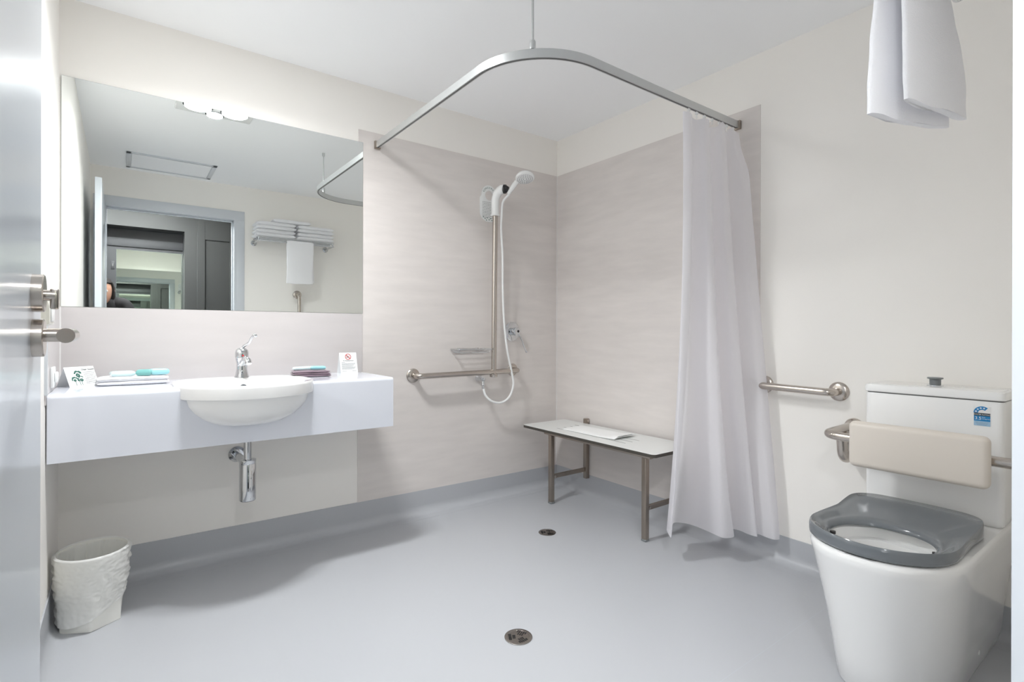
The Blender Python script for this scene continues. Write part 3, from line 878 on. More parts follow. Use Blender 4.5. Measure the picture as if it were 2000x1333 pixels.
# ------------------------------------------------------------------ curtain rail
RZ0, RZ1 = 2.034, 2.068
path = [Vector((-1.305, -.012, 0)), Vector((-1.305, -.5, 0))]
cxr, cyr, rr_ = -1.0, -1.018, .306
for k in range(25):
    a = PI + PI / 2 * k / 24
    path.append(Vector((cxr + rr_ * math.cos(a), cyr + rr_ * math.sin(a), 0)))
path += [Vector((-.5, -1.324, 0)), Vector((-.012, -1.328, 0))]
def sweep_rect(path, w2, z0, z1):
    rings = []
    for i, p in enumerate(path):
        t = (path[min(len(path) - 1, i + 1)] - path[max(0, i - 1)]).normalized()
        n_ = Vector((t.y, -t.x, 0))
        c_ = .002
        rings.append([p + n_ * a + Vector((0, 0, z)) for a, z in ((-w2, z0), (w2, z0), (w2, z1 - c_), (w2 - c_, z1), (-w2 + c_, z1), (-w2, z1 - c_))])
    return MB().loft(rings, True, True, True)
cr_ = empty('curtain_rail', (-1.0, -1.0, RZ0), 'curved aluminium shower curtain rail hung from the ceiling', 'curtain rail')
sweep_rect(path, .0085, RZ0, RZ1).build('track', 'track', cr_)
sweep_rect(path, .0032, RZ0 - .0012, RZ0 + .002).build('track_slot', 'slot', cr_)
MB().rbox(-1.321, -1.289, -.020, -.0036, RZ0 - .006, RZ1 + .002, .002, 2).build('end_bracket', 'steel_dark', cr_)
MB().rbox(-.020, -.0036, -1.344, -1.312, RZ0 - .006, RZ1 + .002, .002, 2).build('end_bracket', 'steel_dark', cr_)
hx_, hy_ = cxr - rr_ * .7071, cyr - rr_ * .7071
MB().tube([(hx_, hy_, RZ1), (hx_, hy_, ZC - .001)], .0048, 14).build('drop_rod', 'track', cr_)
MB().lathe([(.011, 0), (.011, .028), (.008, .034), (.005, .034)], (hx_, hy_, RZ1 - .001), (0, 0, 1), 20).build('rod_clamp', 'track', cr_)
MB().lathe([(.010, 0), (.010, .022), (.005, .026)], (hx_, hy_, ZC), (0, 0, -1), 20).build('rod_flange', 'track', cr_)

# ------------------------------------------------------------------ curtain
cu = empty('shower_curtain', (-.2, -1.33, .12), 'white shower curtain bunched against the right wall', 'curtain')
# (top x, top y offset, mid x, mid y, bottom x, bottom y)
ctl = [
    # top            z 1.0           hem z .12
    ((-.425, -1.318), (-.425, -1.300), (-.372, -1.190)),
    ((-.452, -1.330), (-.440, -1.318), (-.435, -1.262)),
    ((-.425, -1.345), (-.405, -1.330), (-.330, -1.190)),
    ((-.385, -1.330), (-.365, -1.300), (-.262, -1.152)),
    ((-.355, -1.300), (-.330, -1.285), (-.225, -1.180)),
    ((-.330, -1.322), (-.318, -1.330), (-.215, -1.235)),
    ((-.318, -1.348), (-.322, -1.375), (-.230, -1.320)),
    ((-.290, -1.352), (-.300, -1.395), (-.244, -1.395)),
    ((-.262, -1.330), (-.272, -1.380), (-.205, -1.420)),
    ((-.250, -1.300), (-.240, -1.330), (-.165, -1.405)),
    ((-.225, -1.296), (-.200, -1.320), (-.120, -1.362)),
    ((-.200, -1.322), (-.190, -1.360), (-.105, -1.395)),
    ((-.185, -1.348), (-.190, -1.400), (-.112, -1.440)),
    ((-.155, -1.350), (-.160, -1.420), (-.105, -1.480)),
    ((-.135, -1.322), (-.135, -1.390), (-.085, -1.465)),
    ((-.115, -1.300), (-.100, -1.370), (-.070, -1.470)),
    ((-.090, -1.318), (-.095, -1.400), (-.080, -1.510)),
    ((-.075, -1.348), (-.090, -1.440), (-.078, -1.548)),
    ((-.045, -1.356), (-.060, -1.455), (-.052, -1.556)),
    ((-.028, -1.330), (-.032, -1.430), (-.030, -1.530)),
]
T = cat([(a[0], a[1], 0) for a, b, c in ctl], 6)
Md = cat([(b[0], b[1], 0) for a, b, c in ctl], 6)
Bt = cat([(c[0], c[1], 0) for a, b, c in ctl], 6)
rows = []
NZ = 60
nC = len(T)
for k in range(NZ + 1):
    u = k / NZ
    row = []
    for j in range(nC):
        s_ = j / (nC - 1)
        ztop = 2.005 + .022 * max(0, math.cos(s_ * PI * 2 * 4.5 + .6)) ** 2 - .012 * s_
        zb = .118 + .004 * noise.noise(Vector((s_ * 6, 0, 0)))
        z = ztop + (zb - ztop) * u
        # quadratic through three levels at u=0,.5,1
        l0 = (1 - u) * (1 - 2 * u); l1 = 4 * u * (1 - u); l2 = u * (2 * u - 1)
        p = T[j] * l0 + Md[j] * l1 + Bt[j] * l2
        if s_ > .8:      # loose right edge swings out just below the rail
            k1 = max(0, min(1, (u - .02) / .10)); k1 = k1 * k1 * (3 - 2 * k1)
            sw = (s_ - .8) / .2
            p = p + Vector((0, -.045 * sw * k1 * (1 - u) ** .6, 0))
        cr1 = .0022 * noise.noise(Vector((s_ * 14, z * 1.5, 1.5))) + .0008 * noise.noise(Vector((s_ * 30, z * 6, 4)))
        row.append(Vector((min(p.x + cr1, -.016), p.y + cr1, z)))
    rows.append(row)
cl = MB().loft(rows, False).build('cloth', 'curtain', cu, angle=180)
for x in (-.405, -.345, -.285, -.225, -.165, -.105, -.05):
    MB().tube([(x, -1.326, 2.002), (x, -1.326, RZ0 + .001)], .0022, 8).rbox(x - .006, x + .006, -1.332, -1.320, 2.018, 2.030, .002, 1).build('curtain_hook', 'plastic', cu)

# ------------------------------------------------------------------ grab rail right wall
g2 = empty('wall_grab_rail', (0, -1.62, .8), 'short horizontal stainless grab rail between curtain and cistern', 'grab rail')
MB().tube(arc_path([(-.006, -1.462, .800), (-.075, -1.462, .800), (-.075, -1.776, .795), (-.006, -1.776, .795)], .05, 10), .016, 20).build('bar', 'steel', g2)
flange(MB(), (0, -1.462, .800), (-1, 0, 0)).build('wall_flange', 'steel', g2)
flange(MB(), (0, -1.776, .795), (-1, 0, 0)).build('wall_flange', 'steel', g2)

# ------------------------------------------------------------------ toilet
TYC = -2.133
to = empty('toilet', (-.35, TYC, 0), 'white back-to-wall toilet with raised cistern button and dark grey seat', 'toilet')
def pan_ring(z, hw, front, n=64, exp=2.6, back=-.004):
    """D outline in xy: straight sides to the wall, rounded nose toward -x"""
    o = []
    xc = front + .30
    for k in range(n + 1):
        a = PI / 2 + PI * k / n
        c, s = math.cos(a), math.sin(a)
        o.append(Vector((xc + .30 * math.copysign(abs(c) ** (2 / exp), c), TYC + hw * math.copysign(abs(s) ** (2 / exp), s), z)))
    o = [Vector((back, TYC + hw, z)), Vector(((back + xc) / 2, TYC + hw, z))] + o + [Vector(((back + xc) / 2, TYC - hw, z)), Vector((back, TYC - hw, z))]
    return o
lev_ = [(0.001, .146, -.702), (.006, .148, -.706), (.10, .156, -.722), (.20, .167, -.742), (.30, .179, -.768), (.36, .187, -.785), (.395, .192, -.797), (.412, .193, -.801), (.420, .191, -.798), (.424, .186, -.793)]
rings = [pan_ring(z, hw, fr) for z, hw, fr in lev_]
def inner_ring(z, a, b, cx=-.600):
    o = []
    n = len(rings[0])
    # match point order: start at back-left going along nose
    for p in rings[-1]:
        d_ = Vector(((p.x - cx) / .20, (p.y - TYC) / .16, 0))
        ang = math.atan2(d_.y, d_.x)
        o.append(Vector((cx + a * math.cos(ang), TYC + b * math.sin(ang), z)))
    return o
pan = rings + [inner_ring(.424, .150, .148), inner_ring(.416, .142, .140), inner_ring(.385, .142, .138), inner_ring(.380, .128, .125), inner_ring(.33, .120, .115), inner_ring(.27, .10, .095), inner_ring(.22, .07, .065), inner_ring(.20, .03, .03)]
MB().loft(pan, True, True, True).build('pan', 'ceramic', to)
mb = MB().lathe([(0, 0), (.0075, 0), (.0075, .003), (0, .004)], (-.30, TYC - .151, .06), (0, -1, 0), 16)
mb.build('fixing_cap', 'plastic', to)
# cistern
def rr_loft(x0, x1, y0, y1, zs, r):
    rs = []
    for z, ins in zs:
        rs.append([Vector((a, b, z)) for a, b in rrect(x0 + ins, x1 - ins, y0 + ins, y1 - ins, r, 6)])
    return MB().loft(rs, True, True, True)
rr_loft(-.200, -.003, TYC - .1915, TYC + .1915, [(.4245, .006), (.432, .001), (.45, 0), (.818, 0), (.8225, .002)], .018).build('cistern', 'ceramic', to)
clid = rr_loft(-.204, -.002, TYC - .195, TYC + .195, [(.8265, .002), (.829, 0), (.845, 0), (.852, .003), (.855, .010)], .018).build('cistern_lid', 'ceramic', to)
rr_loft(-.196, -.006, TYC - .188, TYC + .188, [(.8215, 0), (.8275, 0)], .015).build('lid_gap', 'slot', to)
bx_, by_ = -.10, TYC + .008
MB().lathe([(0, 0), (.024, 0), (.024, .002), (.022, .003), (0, .003)], (bx_, by_, .855), (0, 0, 1), 32).build('button_collar', 'chrome', clid)
MB().lathe([(0, 0), (.0165, 0), (.0165, .020), (.0225, .022), (.0235, .024), (.022, .027), (0, .028)], (bx_, by_, .857), (0, 0, 1), 32).build('flush_button', 'plastic_grey', clid)['label'] = 'raised grey flush button'
# seat
so_pts = [(-.262, 0), (-.264, .070), (-.272, .125), (-.300, .164), (-.345, .179), (-.400, .180), (-.455, .178), (-.520, .180), (-.590, .183), (-.650, .179), (-.710, .156), (-.755, .112), (-.782, .060), (-.792, 0)]
full = so_pts + [(x, -y) for x, y in so_pts[-2:0:-1]]
outl = cat([(x, y, 0) for x, y in full], 5, True)
nS = len(outl)
hcx = -.612
def seat_ring(fn):
    return [fn(p) for p in outl]
def outer_s(scale, dz):
    def fn(p):
        cx = -.52
        rise = .013 * max(0, min(1, (p.x + .46) / .12)) + .004 * max(0, min(1, (-.6 - p.x) / .15))
        return Vector((cx + (p.x - cx) * scale, TYC + .006 + p.y * scale, .4265 + dz * (1 + 0) + (rise if dz > .02 else 0)))
    return fn
def hole_s(a, b, z):
    def fn(p):
        ang = math.atan2((p.y) / .19, (p.x - hcx) / .20)
        e = 2 / 2.25
        c, s = math.cos(ang), math.sin(ang)
        return Vector((hcx + a * math.copysign(abs(c) ** e, c), TYC + .006 + b * math.copysign(abs(s) ** e, s), z))
    return fn
def mixr(f1, f2, t, dz):
    def fn(p):
        q = f1(p).lerp(f2(p), t); q.z += dz
        return q
    return fn
O1 = outer_s(.985, .033); H1 = hole_s(.128, .140, .444)
srings = [seat_ring(hole_s(.118, .128, .427)), seat_ring(outer_s(.97, 0)), seat_ring(outer_s(.995, .003)), seat_ring(outer_s(1.0, .010)), seat_ring(outer_s(1.0, .022)), seat_ring(outer_s(.994, .030)), seat_ring(O1),
          seat_ring(mixr(O1, H1, .18, .0015)), seat_ring(mixr(O1, H1, .4, .0005)), seat_ring(mixr(O1, H1, .65, -.002)), seat_ring(mixr(O1, H1, .85, -.002)), seat_ring(H1), seat_ring(hole_s(.121, .132, .438)), seat_ring(hole_s(.118, .129, .431))]
srings.append(srings[0])
MB().loft(srings, True).build('seat', 'seat', to, angle=60)
for (x, y) in ((-.655, .118), (-.60, -.122)):
    MB().lathe([(0, 0), (.008, 0), (.008, .008), (0, .008)], (x, TYC + y, .431), (0, 0, -1), 12).build('seat_buffer', 'black', to)
# water rating label on the cistern front
lx = -.2006
labp = MB().box(lx - .00015, lx, -2.2925, -2.2505, .743, .8065).build('rating_label', 'ceramic', to, smooth=False)
labp['label'] = 'blue water rating sticker'
def q2(y0, y1, z0, z1, m, nm, d=.0004):
    MB().box(lx - d, lx, y0, y1, z0, z1).build(nm, m, labp, smooth=False)
ly0, ly1 = -2.2915, -2.2515
def arcs(r0, r1, a0, a1, cy, cz, m, nm, d):
    mb = MB(); N = 20
    for k in range(N):
        a, b = a0 + (a1 - a0) * k / N, a0 + (a1 - a0) * (k + 1) / N
        pts = [(cy - r0 * math.cos(a), cz + r0 * math.sin(a)), (cy - r1 * math.cos(a), cz + r1 * math.sin(a)), (cy - r1 * math.cos(b), cz + r1 * math.sin(b)), (cy - r0 * math.cos(b), cz + r0 * math.sin(b))]
        mb.loft([[Vector((lx, y, z)) for y, z in pts], [Vector((lx - d, y, z)) for y, z in pts]], True, True, True)
    mb.build(nm, m, labp, smooth=False)
LZ = .7845
arcs(.0105, .0215, PI - .02, PI - 2.25, ly1 - .0205, LZ, 'blue', 'label_arc', .0005)
q2(ly0, ly1, LZ - .009, LZ, 'ink_dark', 'label_band')
q2(ly0, ly1, LZ - .026, LZ - .009, 'blue', 'label_field')
q2(ly0, ly1, LZ - .041, LZ - .026, 'blue_pale', 'label_foot')
for k in range(4):
    a = PI - .30 - k * .52
    c_ = Vector((lx - .0006, ly1 - .0205 - .016 * math.cos(a), LZ + .016 * math.sin(a)))
    star = []
    for j in range(10):
        rr2 = .0035 if j % 2 == 0 else .0016
        t_ = PI / 2 + j * PI / 5
        star.append(c_ + Vector((0, rr2 * math.cos(t_), rr2 * math.sin(t_))))
    MB().loft([star, [p - Vector((.0003, 0, 0)) for p in star]], True, True, True).build('label_star', 'label_white', labp, smooth=False)
uy_, uz_ = (0, -1, 0), (0, 0, 1)
text('WATER RATING', .0056, (lx - .0007, (ly0 + ly1) / 2, LZ - .0068), uy_, uz_, 'label_white', 'label_heading', labp, thick=.0001)
text('3.5', .0135, (lx - .0007, ly1 - .0105, LZ - .0215), uy_, uz_, 'label_white', 'label_number', labp, thick=.0001)
text('litres', .0042, (lx - .0007, ly1 - .0195, LZ - .0145), uy_, uz_, 'label_white', 'label_word', labp, align='LEFT', thick=.0001)
text('average flush', .0042, (lx - .0007, ly1 - .0195, LZ - .0195), uy_, uz_, 'label_white', 'label_word', labp, align='LEFT', thick=.0001)
bars([(.004, .036, -.030), (.006, .034, -.034), (.008, .032, -.038)], (lx - .0005, ly1, LZ), uy_, uz_, .0007).build('label_print', 'ink', labp, smooth=False)

# backrest on its rail
br = empty('padded_support_rail', (-.33, TYC, .6), 'cream padded back support on a stainless rail above the toilet', 'back support')
MB().rbox(-.362, -.318, -2.320, -1.944, .573, .732, .0195, 6).build('pad', 'cream', br)
MB().tube(arc_path([(-.035, -1.835, .662), (-.300, -1.842, .662), (-.300, -2.560, .650), (-.02, -2.565, .650)], .062, 10), .016, 20).build('support_rail', 'steel', br)
MB().tube(arc_path([(-.03, -1.835, .540), (-.115, -1.836, .540), (-.135, -1.838, .648)], .05, 10), .0195, 18).build('lower_brace', 'steel', br)
st_ = []
for k in range(33):
    a = 2 * PI * k / 32
st_ = [(-1.835 + .036 * math.cos(2 * PI * k / 40), (.655 if math.sin(2 * PI * k / 40) >= 0 else .545) + .036 * math.sin(2 * PI * k / 40)) for k in range(40)]
rs = []
for d_, s2 in ((-.0005, 1.0), (-.010, 1.0), (-.018, .93), (-.022, .8)):
    rs.append([Vector((d_, -1.835 + (y + 1.835) * s2, .60 + (z - .60) * (1 - (1 - s2) * .4))) for y, z in st_])
MB().loft(rs, True, True, True).build('wall_plate', 'steel', br)

# toilet roll holder on the front wall
tr = empty('toilet_roll_holder', (-.80, YF, .5), 'bent stainless toilet roll holder beside the toilet', 'toilet roll holder')
flange(MB(), (-.80, YF, .56), (0, 1, 0), .028).build('wall_flange', 'steel', tr)
MB().tube(arc_path([(-.80, YF + .008, .56), (-.80, YF + .085, .552), (-.80, YF + .088, .50), (-.94, YF + .080, .480)], .03, 8), .0065, 14).build('arm', 'steel', tr)
MB().tube(arc_path([(-.93, YF + .080, .480), (-.905, YF + .055, .45), (-.94, YF + .045, .42)], .02, 8), .0065, 14).build('hook_end', 'steel', tr)

# ------------------------------------------------------------------ vertical grab rail on the front wall
g3 = empty('vertical_grab_rail', (-1.052, YF, 1.1), 'vertical stainless grab rail on the front wall, seen in the mirror', 'grab rail')
MB().tube(arc_path([(-1.052, YF + .006, 1.395), (-1.052, YF + .078, 1.395), (-1.052, YF + .078, .80), (-1.052, YF + .006, .80)], .05, 10), .016, 20).build('bar', 'steel', g3)
for z in (1.395, .80):
    flange(MB(), (-1.052, YF, z), (0, 1, 0)).build('wall_flange', 'steel', g3)

# ------------------------------------------------------------------ towel rack and towels on the front wall
rk = empty('towel_rack', (-1.12, YF, 1.83), 'chrome hotel towel rack on the front wall with a lower hanging bar', 'towel rack')
RX0, RX1 = -1.435, -.785
RZ = 1.885
for x in (RX0, RX1):
    MB().lathe([(0, 0), (.026, 0), (.026, .006), (.018, .014), (0, .014)], (x, YF, RZ - .03), (0, 1, 0), 24).build('wall_flange', 'chrome', rk)
    MB().tube(arc_path([(x, YF + .01, RZ - .03), (x, YF + .225, RZ - .03), (x, YF + .235, RZ)], .02, 6), .008, 14).build('side_arm', 'chrome', rk)
for y in (YF + .04, YF + .105, YF + .17, YF + .235):
    MB().tube([(RX0 - .012, y, RZ), (RX1 + .012, y, RZ)], .006, 12).build('shelf_bar', 'chrome', rk)
BYR = YF + .252
HBZ = RZ - .034
MB().tube(arc_path([(RX0, YF + .225, RZ - .030), (RX0, BYR, HBZ), (RX1, BYR, HBZ), (RX1, YF + .225, RZ - .030)], .008, 5), .0072, 14).build('hanging_bar', 'chrome', rk)
zt = RZ + .0065
for x, lab in ((-1.292, 'left'), (-.945, 'right')):
    for k in range(2):
        folded_towel('bath_towel', x + .004 * k, YF + .135 - .004 * k, zt + k * .069, .335, .225, .0685,
                     'folded white bath towel on the rack, %s of the %s stack in the mirror' % ('bottom' if k == 0 else 'top', lab), 'towel', 'folded bath towels on the rack', layers=2, seed=x * 5 + k)
folded_towel('hand_towel', -1.15, YF + .13, zt + .1395, .33, .20, .034, 'thin folded white towel lying across the top of both stacks', 'towel', layers=1, seed=9)

# hanging towel over the bar
hg = MB()
TXA, TXB_ = -1.207, -.972
def towel_strip(x_of, top_y):
    pass
prof_t = []
yf_, yb_ = -2.304, -2.372
bary, barz = BYR, HBZ
Nn = 40
side = []
for k in range(Nn + 1):       # front leaf up
    u = k / Nn
    z = 1.478 + (barz - .01 - 1.478) * u
    y = yf_ + (bary + .012 - yf_) * (u ** 2.2)
    side.append((y, z, 0))
for k in range(1, 12):
    a = PI * k / 12
    side.append((bary + .0125 * math.cos(a), barz - .002 + .0125 * math.sin(a) + .003, 1))
for k in range(Nn + 1):
    u = 1 - k / Nn
    z = 1.492 + (barz - .01 - 1.492) * u
    y = yb_ + (bary - .012 - yb_) * (u ** 2.2)
    side.append((y, z, 2))
nx = 22
def tp_(i, x_u, off):
    y, z, kind = side[i]
    a = side[max(0, i - 1)]; b = side[min(len(side) - 1, i + 1)]
    ty, tz = b[0] - a[0], b[1] - a[1]
    L_ = math.hypot(ty, tz); ny, nz_ = tz / L_, -ty / L_
    h_ = (barz - z)
    x = TXA + (TXB_ - TXA) * x_u
    if kind == 0: x = x - .010 * h_ / .33 * (1 if x_u < .5 else -.4)
    if kind == 2: x = x + .008 * h_ / .33 + (.012 * h_ / .33 if x_u > .8 else 0)
    edge = (max(0, 1 - abs(2 * x_u - 1) ** 7)) ** .5
    th = .0085 * (.25 + .75 * edge)
    wv = .003 * math.sin(x_u * 5.0 + (1.5 if kind == 2 else 0)) * min(1, h_ / .15)
    slant = min(1, h_ / .25) * x_u
    if kind == 0: y -= .060 * slant
    if kind == 2: y -= .030 * slant - .010 * min(1, h_ / .25)
    y2 = y + ny * (off * th) + wv
    z2 = z + nz_ * off * th
    if z < 1.53:
        z2 += (-.004 * math.sin(x_u * PI) + .010 * x_u + .0015 * math.sin(x_u * 14)) * min(1, (1.53 - z) / .03)
    nn = noise.noise_vector(Vector((x * 18, y * 18, z * 18))) * .0022
    return Vector((x, y2, z2)) + nn
rings = []
for i in range(len(side)):
    rings.append([tp_(i, math.sin((-1 + 2 * j / nx) * PI / 2) * .5 + .5, 1) for j in range(nx + 1)] + [tp_(i, math.sin((-1 + 2 * j / nx) * PI / 2) * .5 + .5, -1) for j in range(nx, -1, -1)])
o = MB().loft(rings, True, True, True).build('hanging_towel', 'towel', None, angle=70)
tag(o, 'white towel hanging over the lower bar of the towel rack', 'towel')

# ------------------------------------------------------------------ hallway beyond the doorway
YE = -3.70
struct(MB().box(-3.6, -.4, YH - 1.35, YH, -.05, 0), 'floor_hallway', 'carpet', smooth=False)
struct(MB().box(-3.6, -.4, YE - .3, YH + .06, ZC, ZC + .05), 'ceiling_hallway', 'ceil', smooth=False)
struct(MB().box(-3.6, XL - .1, YH - .1, YH, 0, ZC).box(0.1, .2, YH - .1, YH, 0, ZC), 'wall_hallway_near', 'hall_wall', smooth=False)
OX0, OX1, OZ = -2.62, -1.885, 2.078
hw_ = MB().box(-3.6, OX0, YE - .1, YE, 0, ZC).box(OX1, -.4, YE - .1, YE, 0, ZC).box(OX0, OX1, YE - .1, YE, OZ, ZC)
struct(hw_, 'wall_hallway_far', 'hall_wall', smooth=False)
struct(MB().box(OX0 - .1, OX1 + .1, YE - .32, YE - .21, 0, ZC).box(OX0 - .1, OX0, YE - .21, YE - .1, 0, ZC).box(OX1, OX1 + .1, YE - .21, YE - .1, 0, ZC).box(OX0, OX1, YE - .21, YE - .1, OZ, ZC),
       'wall_alcove', 'hall_dark', smooth=False)
wy0, wy1, wz0, wz1 = -3.58, -2.82, .75, 2.15
struct(MB().box(-3.7, -3.6, YE - .3, wy0, 0, ZC).box(-3.7, -3.6, wy1, YH, 0, ZC).box(-3.7, -3.6, wy0, wy1, 0, wz0).box(-3.7, -3.6, wy0, wy1, wz1, ZC), 'wall_hallway_left', 'hall_wall', smooth=False)
struct(MB().box(-3.675, -3.66, wy0, wy1, wz0, wz1), 'added_window_1', 'pane', 'added glowing window pane at the end of the hallway, fill light', smooth=False)  # invented window: its pane glows to fill the bathroom through the doorway
struct(MB().box(-3.66, -3.6, wy0, wy0 + .04, wz0, wz1).box(-3.66, -3.6, wy1 - .04, wy1, wz0, wz1).box(-3.66, -3.6, wy0 + .04, wy1 - .04, wz0, wz0 + .04).box(-3.66, -3.6, wy0 + .04, wy1 - .04, wz1 - .04, wz1), 'trim_12', 'frame', 'white frame of the added hallway fill window', smooth=False)
struct(MB().box(-.4, -.3, YE - .3, YH, 0, ZC), 'wall_hallway_right', 'hall_wall', smooth=False)
struct(MB().rbox(OX0, OX1, YE - .21, YE - .195, 1.90, 1.985, .003, 2), 'trim_11', 'hall_dark', 'grey pelmet board above the hallway mirror')
hm = empty('hallway_mirror', (-2.17, YE - .2, .4), 'tall tinted mirror in the hallway alcove, seen in the bathroom mirror', 'mirror')
MB().box(-2.455, OX1 - .002, YE - .2095, YE - .2045, .35, 1.868).build('backing', 'mirror_edge', hm, smooth=False)
MB().box(-2.453, OX1 - .003, YE - .2045, YE - .204, .352, 1.866).build('glass', 'mirror_green', hm, smooth=False)
sw = empty('light_switch', (-2.482, YE - .2, 1.7), 'small grey switch beside the hallway mirror', 'switch')
MB().rbox(-2.497, -2.468, YE - .2095, YE - .203, 1.665, 1.745, .002, 2).build('plate', 'hall_dark', sw)
MB().rbox(-2.488, -2.477, YE - .203, YE - .199, 1.69, 1.72, .001, 1).build('rocker', 'slot', sw)
wd = empty('wardrobe_door', (-1.45, YE, 0), 'grey panelled cupboard door in the hallway, seen in the mirror', 'cupboard door')
wf = MB()
wx0, wx1 = -1.775, -1.22
px0, px1, pz0, pz1 = -1.703, -1.471, .25, 2.01
wf.rbox(wx0, px0, YE + .0005, YE + .024, .01, ZC - .01, .002, 1).rbox(px1, wx1, YE + .0005, YE + .024, .01, ZC - .01, .002, 1)
wf.rbox(px0 - .001, px1 + .001, YE + .0005, YE + .024, pz1, ZC - .01, .002, 1).rbox(px0 - .001, px1 + .001, YE + .0005, YE + .024, .01, pz0, .002, 1)
wf.build('door_frame', 'hall_wall', wd)
MB().rbox(px0, px1, YE + .0005, YE + .010, pz0, pz1, .001, 1).build('door_panel', 'hall_wall', wd)
for lx_, ly_, lab in ((-2.20, -3.12, 'added round white hallway fill light just outside the bathroom doorway'), (-2.78, -3.20, 'added round white hallway fill light nearer the added window')):  # two invented lights, added to brighten the bathroom from the doorway side
    hl = empty('hallway_fill_light', (lx_, ly_, ZC), lab, 'ceiling light', 'added hallway fill lights')
    MB().lathe([(.176, 0), (.176, .012), (.170, .016), (.170, 0)], (lx_, ly_, ZC), (0, 0, -1), 32).build('rim', 'plastic', hl)
    MB().lathe([(0, 0), (.170, 0), (.17, .02), (.15, .035), (0, .040)], (lx_, ly_, ZC), (0, 0, -1), 32).build('diffuser', 'hall_fill', hl)

# ------------------------------------------------------------------ photographer standing in the hallway
def skin_body(name, joints, edges, m, parent, sub=2):
    me = bpy.data.meshes.new(name)
    off = parent_world(parent)
    me.from_pydata([Vector(j[0]) - off for j in joints], edges, [])
    o = bpy.data.objects.new(name, me); C.objects.link(o)
    md = o.modifiers.new('skin', 'SKIN'); md.use_smooth_shade = True
    if not me.skin_vertices: me.attributes
    for i, sv in enumerate(me.skin_vertices[0].data):
        r_ = joints[i][1]
        sv.radius = r_ if isinstance(r_, tuple) else (r_, r_)
        sv.use_root = (i == 0)
    sb_ = o.modifiers.new('sub', 'SUBSURF'); sb_.levels = sub; sb_.render_levels = sub
    dg = bpy.context.evaluated_depsgraph_get(); dg.update()
    me2 = bpy.data.meshes.new_from_object(o.evaluated_get(dg))
    bpy.data.objects.remove(o)
    me2.materials.clear(); me2.materials.append(M[m])
    for p in me2.polygons: p.use_smooth = True
    o = bpy.data.objects.new(name, me2); C.objects.link(o); o.parent = parent
    return o
def photographer():
    X, Y = -2.548, -3.32
    e = empty('person', (X, Y, 0), 'dark-haired person in a black top leaning behind the doorway, glimpsed in the mirror', 'person')
    def arm(s):
        return [((X + s * .17, Y + .13, 1.285), .058), ((X + s * .22, Y + .22, 1.05), .042), ((X + s * .12, Y + .36, 1.08), .03), ((X + s * .09, Y + .40, 1.09), .024)]
    J = [((X, Y - .04, .84), (.14, .10)), ((X, Y - .01, .98), (.125, .09)), ((X, Y + .06, 1.12), (.14, .095)), ((X, Y + .11, 1.26), (.13, .085)), ((X, Y + .14, 1.32), (.05, .05))]
    for s in (-1, 1): J += arm(s)
    for s in (-1, 1):
        J += [((X + s * .085, Y - .02, .76), .085), ((X + s * .10, Y + .05, .44), .06), ((X + s * .10, Y - .02, .10), .042), ((X + s * .10, Y - .01, .045), .04), ((X + s * .11, Y + .12, .035), .032)]
    E = [(0, 1), (1, 2), (2, 3), (3, 4), (3, 5), (5, 6), (6, 7), (7, 8), (3, 9), (9, 10), (10, 11), (11, 12), (0, 13), (13, 14), (14, 15), (15, 16), (16, 17), (0, 18), (18, 19), (19, 20), (20, 21), (21, 22)]
    body = skin_body('body', J, E, 'skin', e)
    def garment(name, m, keep, off):
        # cloth that follows the body: its faces pushed out along their normals
        bm = bmesh.new(); bm.from_mesh(body.data)
        bm.normal_update()
        for v in bm.verts: v.co += v.normal * off
        bmesh.ops.delete(bm, geom=[f for f in bm.faces if not keep(f.calc_center_median() + Vector((X, Y, 0)))], context='FACES')
        seen, best = set(), []
        for f0 in bm.faces:                      # keep the largest connected piece
            if f0 in seen: continue
            stack, isl = [f0], []
            seen.add(f0)
            while stack:
                f = stack.pop(); isl.append(f)
                for ed in f.edges:
                    for g_ in ed.link_faces:
                        if g_ not in seen: seen.add(g_); stack.append(g_)
            if len(isl) > len(best): best = isl
        keepf = set(best)
        bmesh.ops.delete(bm, geom=[f for f in bm.faces if f not in keepf], context='FACES')
        me = bpy.data.meshes.new(name); bm.to_mesh(me); bm.free()
        me.materials.clear(); me.materials.append(M[m])
        for q in me.polygons: q.use_smooth = True
        o = bpy.data.objects.new(name, me); C.objects.link(o); o.parent = e
        sd_ = o.modifiers.new('thick', 'SOLIDIFY'); sd_.thickness = .004; sd_.offset = -1
    garment('top', 'shirt', lambda c: (.82 < c.z < 1.33 or (c.z < 1.40 and abs(c.x - X) > .062)) and c.z > .82 and c.y < Y + .37, .010)
    garment('shoe', 'black', lambda c: c.z < .095 and c.x < X - .01, .009)
    garment('shoe', 'black', lambda c: c.z < .095 and c.x > X + .01, .009)
    garment('trousers', 'jeans', lambda c: .075 < c.z < .90 and c.y < Y + .2, .007)
    # head
    hc_ = Vector((X, Y + .175, 1.395))
    rg = []
    n = 28
    for (z, rx, ry, oy) in ((-.115, .030, .034, .02), (-.105, .042, .050, .018), (-.085, .054, .066, .014), (-.055, .064, .080, .008), (-.02, .070, .090, .0), (.02, .074, .094, -.004), (.055, .070, .088, -.008), (.085, .055, .068, -.010), (.105, .032, .04, -.012), (.112, .01, .012, -.012)):
        ring_ = []
        for k in range(n):
            a = 2 * PI * k / n
            px_, py_ = rx * math.cos(a), ry * math.sin(a) + oy
            if math.sin(a) > .95 and -.045 < z < .0: py_ += .016
            ring_.append(hc_ + Vector((px_, py_, z)))
        rg.append(ring_)
    MB().loft(rg, True, True, True).build('head', 'skin', e, subsurf=1)
    MB().tube([(X, Y + .13, 1.25), hc_ + Vector((0, -.01, -.09))], .048, 18).build('neck', 'skin', e)
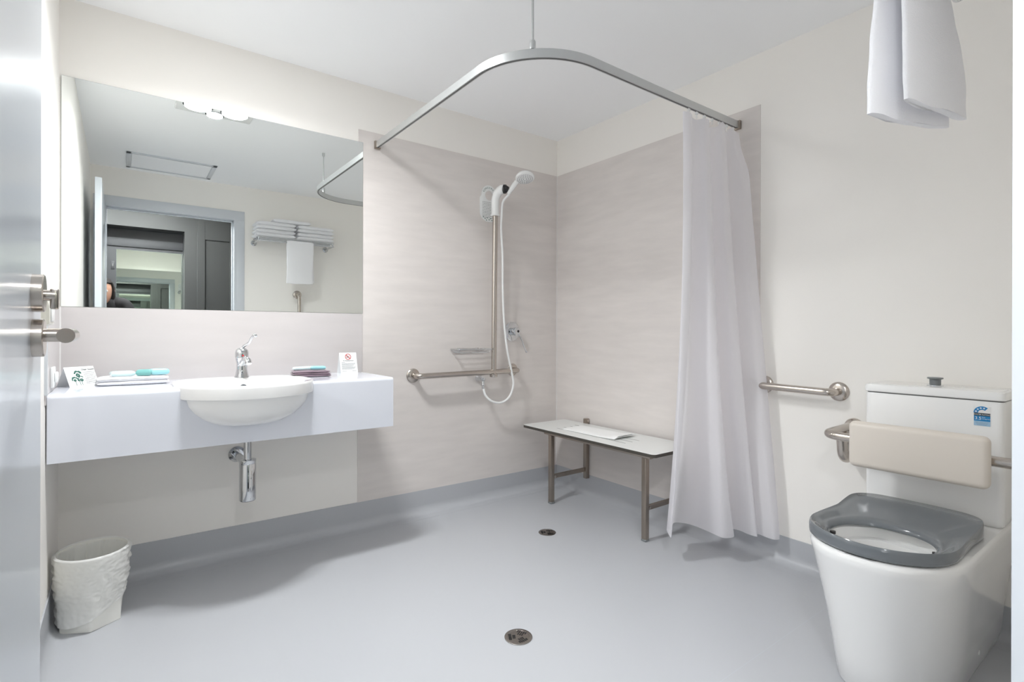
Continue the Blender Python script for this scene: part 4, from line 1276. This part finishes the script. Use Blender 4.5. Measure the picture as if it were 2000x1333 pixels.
    hr = []
    for (z, rx, ry, oy) in ((-.15, .080, .070, -.040), (-.10, .090, .086, -.032), (-.05, .092, .092, -.026), (0, .090, .092, -.022), (.035, .086, .098, -.014), (.07, .078, .094, -.012), (.10, .06, .074, -.014), (.122, .03, .04, -.014), (.128, .004, .005, -.014)):
        ring_ = []
        for k in range(n):
            a = 2 * PI * k / n
            px_, py_ = rx * math.cos(a), ry * math.sin(a) + oy
            if z < .05 and math.sin(a) > .62:       # leave the face free
                px_ *= .70; py_ = .020 + oy * .2
            ring_.append(hc_ + Vector((px_, py_, z)))
        hr.append(ring_)
    MB().loft(hr, True, True, True).disp(.006, 55).build('hair', 'hair', e)
    MB().tube(cat([hc_ + Vector((0, .086, .012)), hc_ + Vector((0, .098, -.012)), hc_ + Vector((0, .108, -.030)), hc_ + Vector((0, .088, -.040))], 5), [.006] * 5 + [.008] * 5 + [.011] * 5 + [.008], 12).build('nose', 'skin', e)
    for s in (-1, 1):
        MB().lathe([(0, -.010), (.008, -.007), (.0115, 0), (.008, .007), (0, .010)], hc_ + Vector((s * .030, .080, -.005)), (0, 1, 0), 16).build('eye', 'eye', e)
        MB().lathe([(0, 0), (.005, 0), (.0045, .001), (0, .0012)], hc_ + Vector((s * .030, .0900, -.005)), (0, 1, 0), 12).build('iris', 'hair', e)
        MB().tube(cat([hc_ + Vector((s * .072, .0, .012)), hc_ + Vector((s * .083, -.008, .008)), hc_ + Vector((s * .080, -.004, -.022)), hc_ + Vector((s * .072, .004, -.026))], 5), .007, 10).build('ear', 'skin', e)
    MB().tube(cat([hc_ + Vector((-.022, .079, -.064)), hc_ + Vector((0, .087, -.062)), hc_ + Vector((.022, .079, -.064))], 5), .0035, 8).build('mouth', 'red', e)
    # hands: palm and five fingers
    for s in (-1, 1):
        w_ = Vector((X + s * .09, Y + .40, 1.09))
        Jh = [((w_.x, w_.y, w_.z), .022), ((w_.x - s * .01, w_.y + .035, w_.z), (.030, .016)), ((w_.x - s * .015, w_.y + .065, w_.z), (.034, .014))]
        Eh = [(0, 1), (1, 2)]
        for q in range(4):
            b = Vector((w_.x - s * .012 + (q - 1.5) * .017, w_.y + .078, w_.z))
            L_ = (.050, .060, .056, .044)[q if s > 0 else 3 - q]
            i0 = len(Jh)
            Jh += [(tuple(b), .0085), (tuple(b + Vector((0, L_ * .5, -.006))), .008), (tuple(b + Vector((0, L_ * .85, -.026))), .0068)]
            Eh += [(2, i0), (i0, i0 + 1), (i0 + 1, i0 + 2)]
        i0 = len(Jh)
        Jh += [((w_.x - s * .038, w_.y + .040, w_.z - .008), .010), ((w_.x - s * .052, w_.y + .072, w_.z - .014), .008)]
        Eh += [(1, i0), (i0, i0 + 1)]
        skin_body('hand', Jh, Eh, 'skin', e, 1)
photographer()
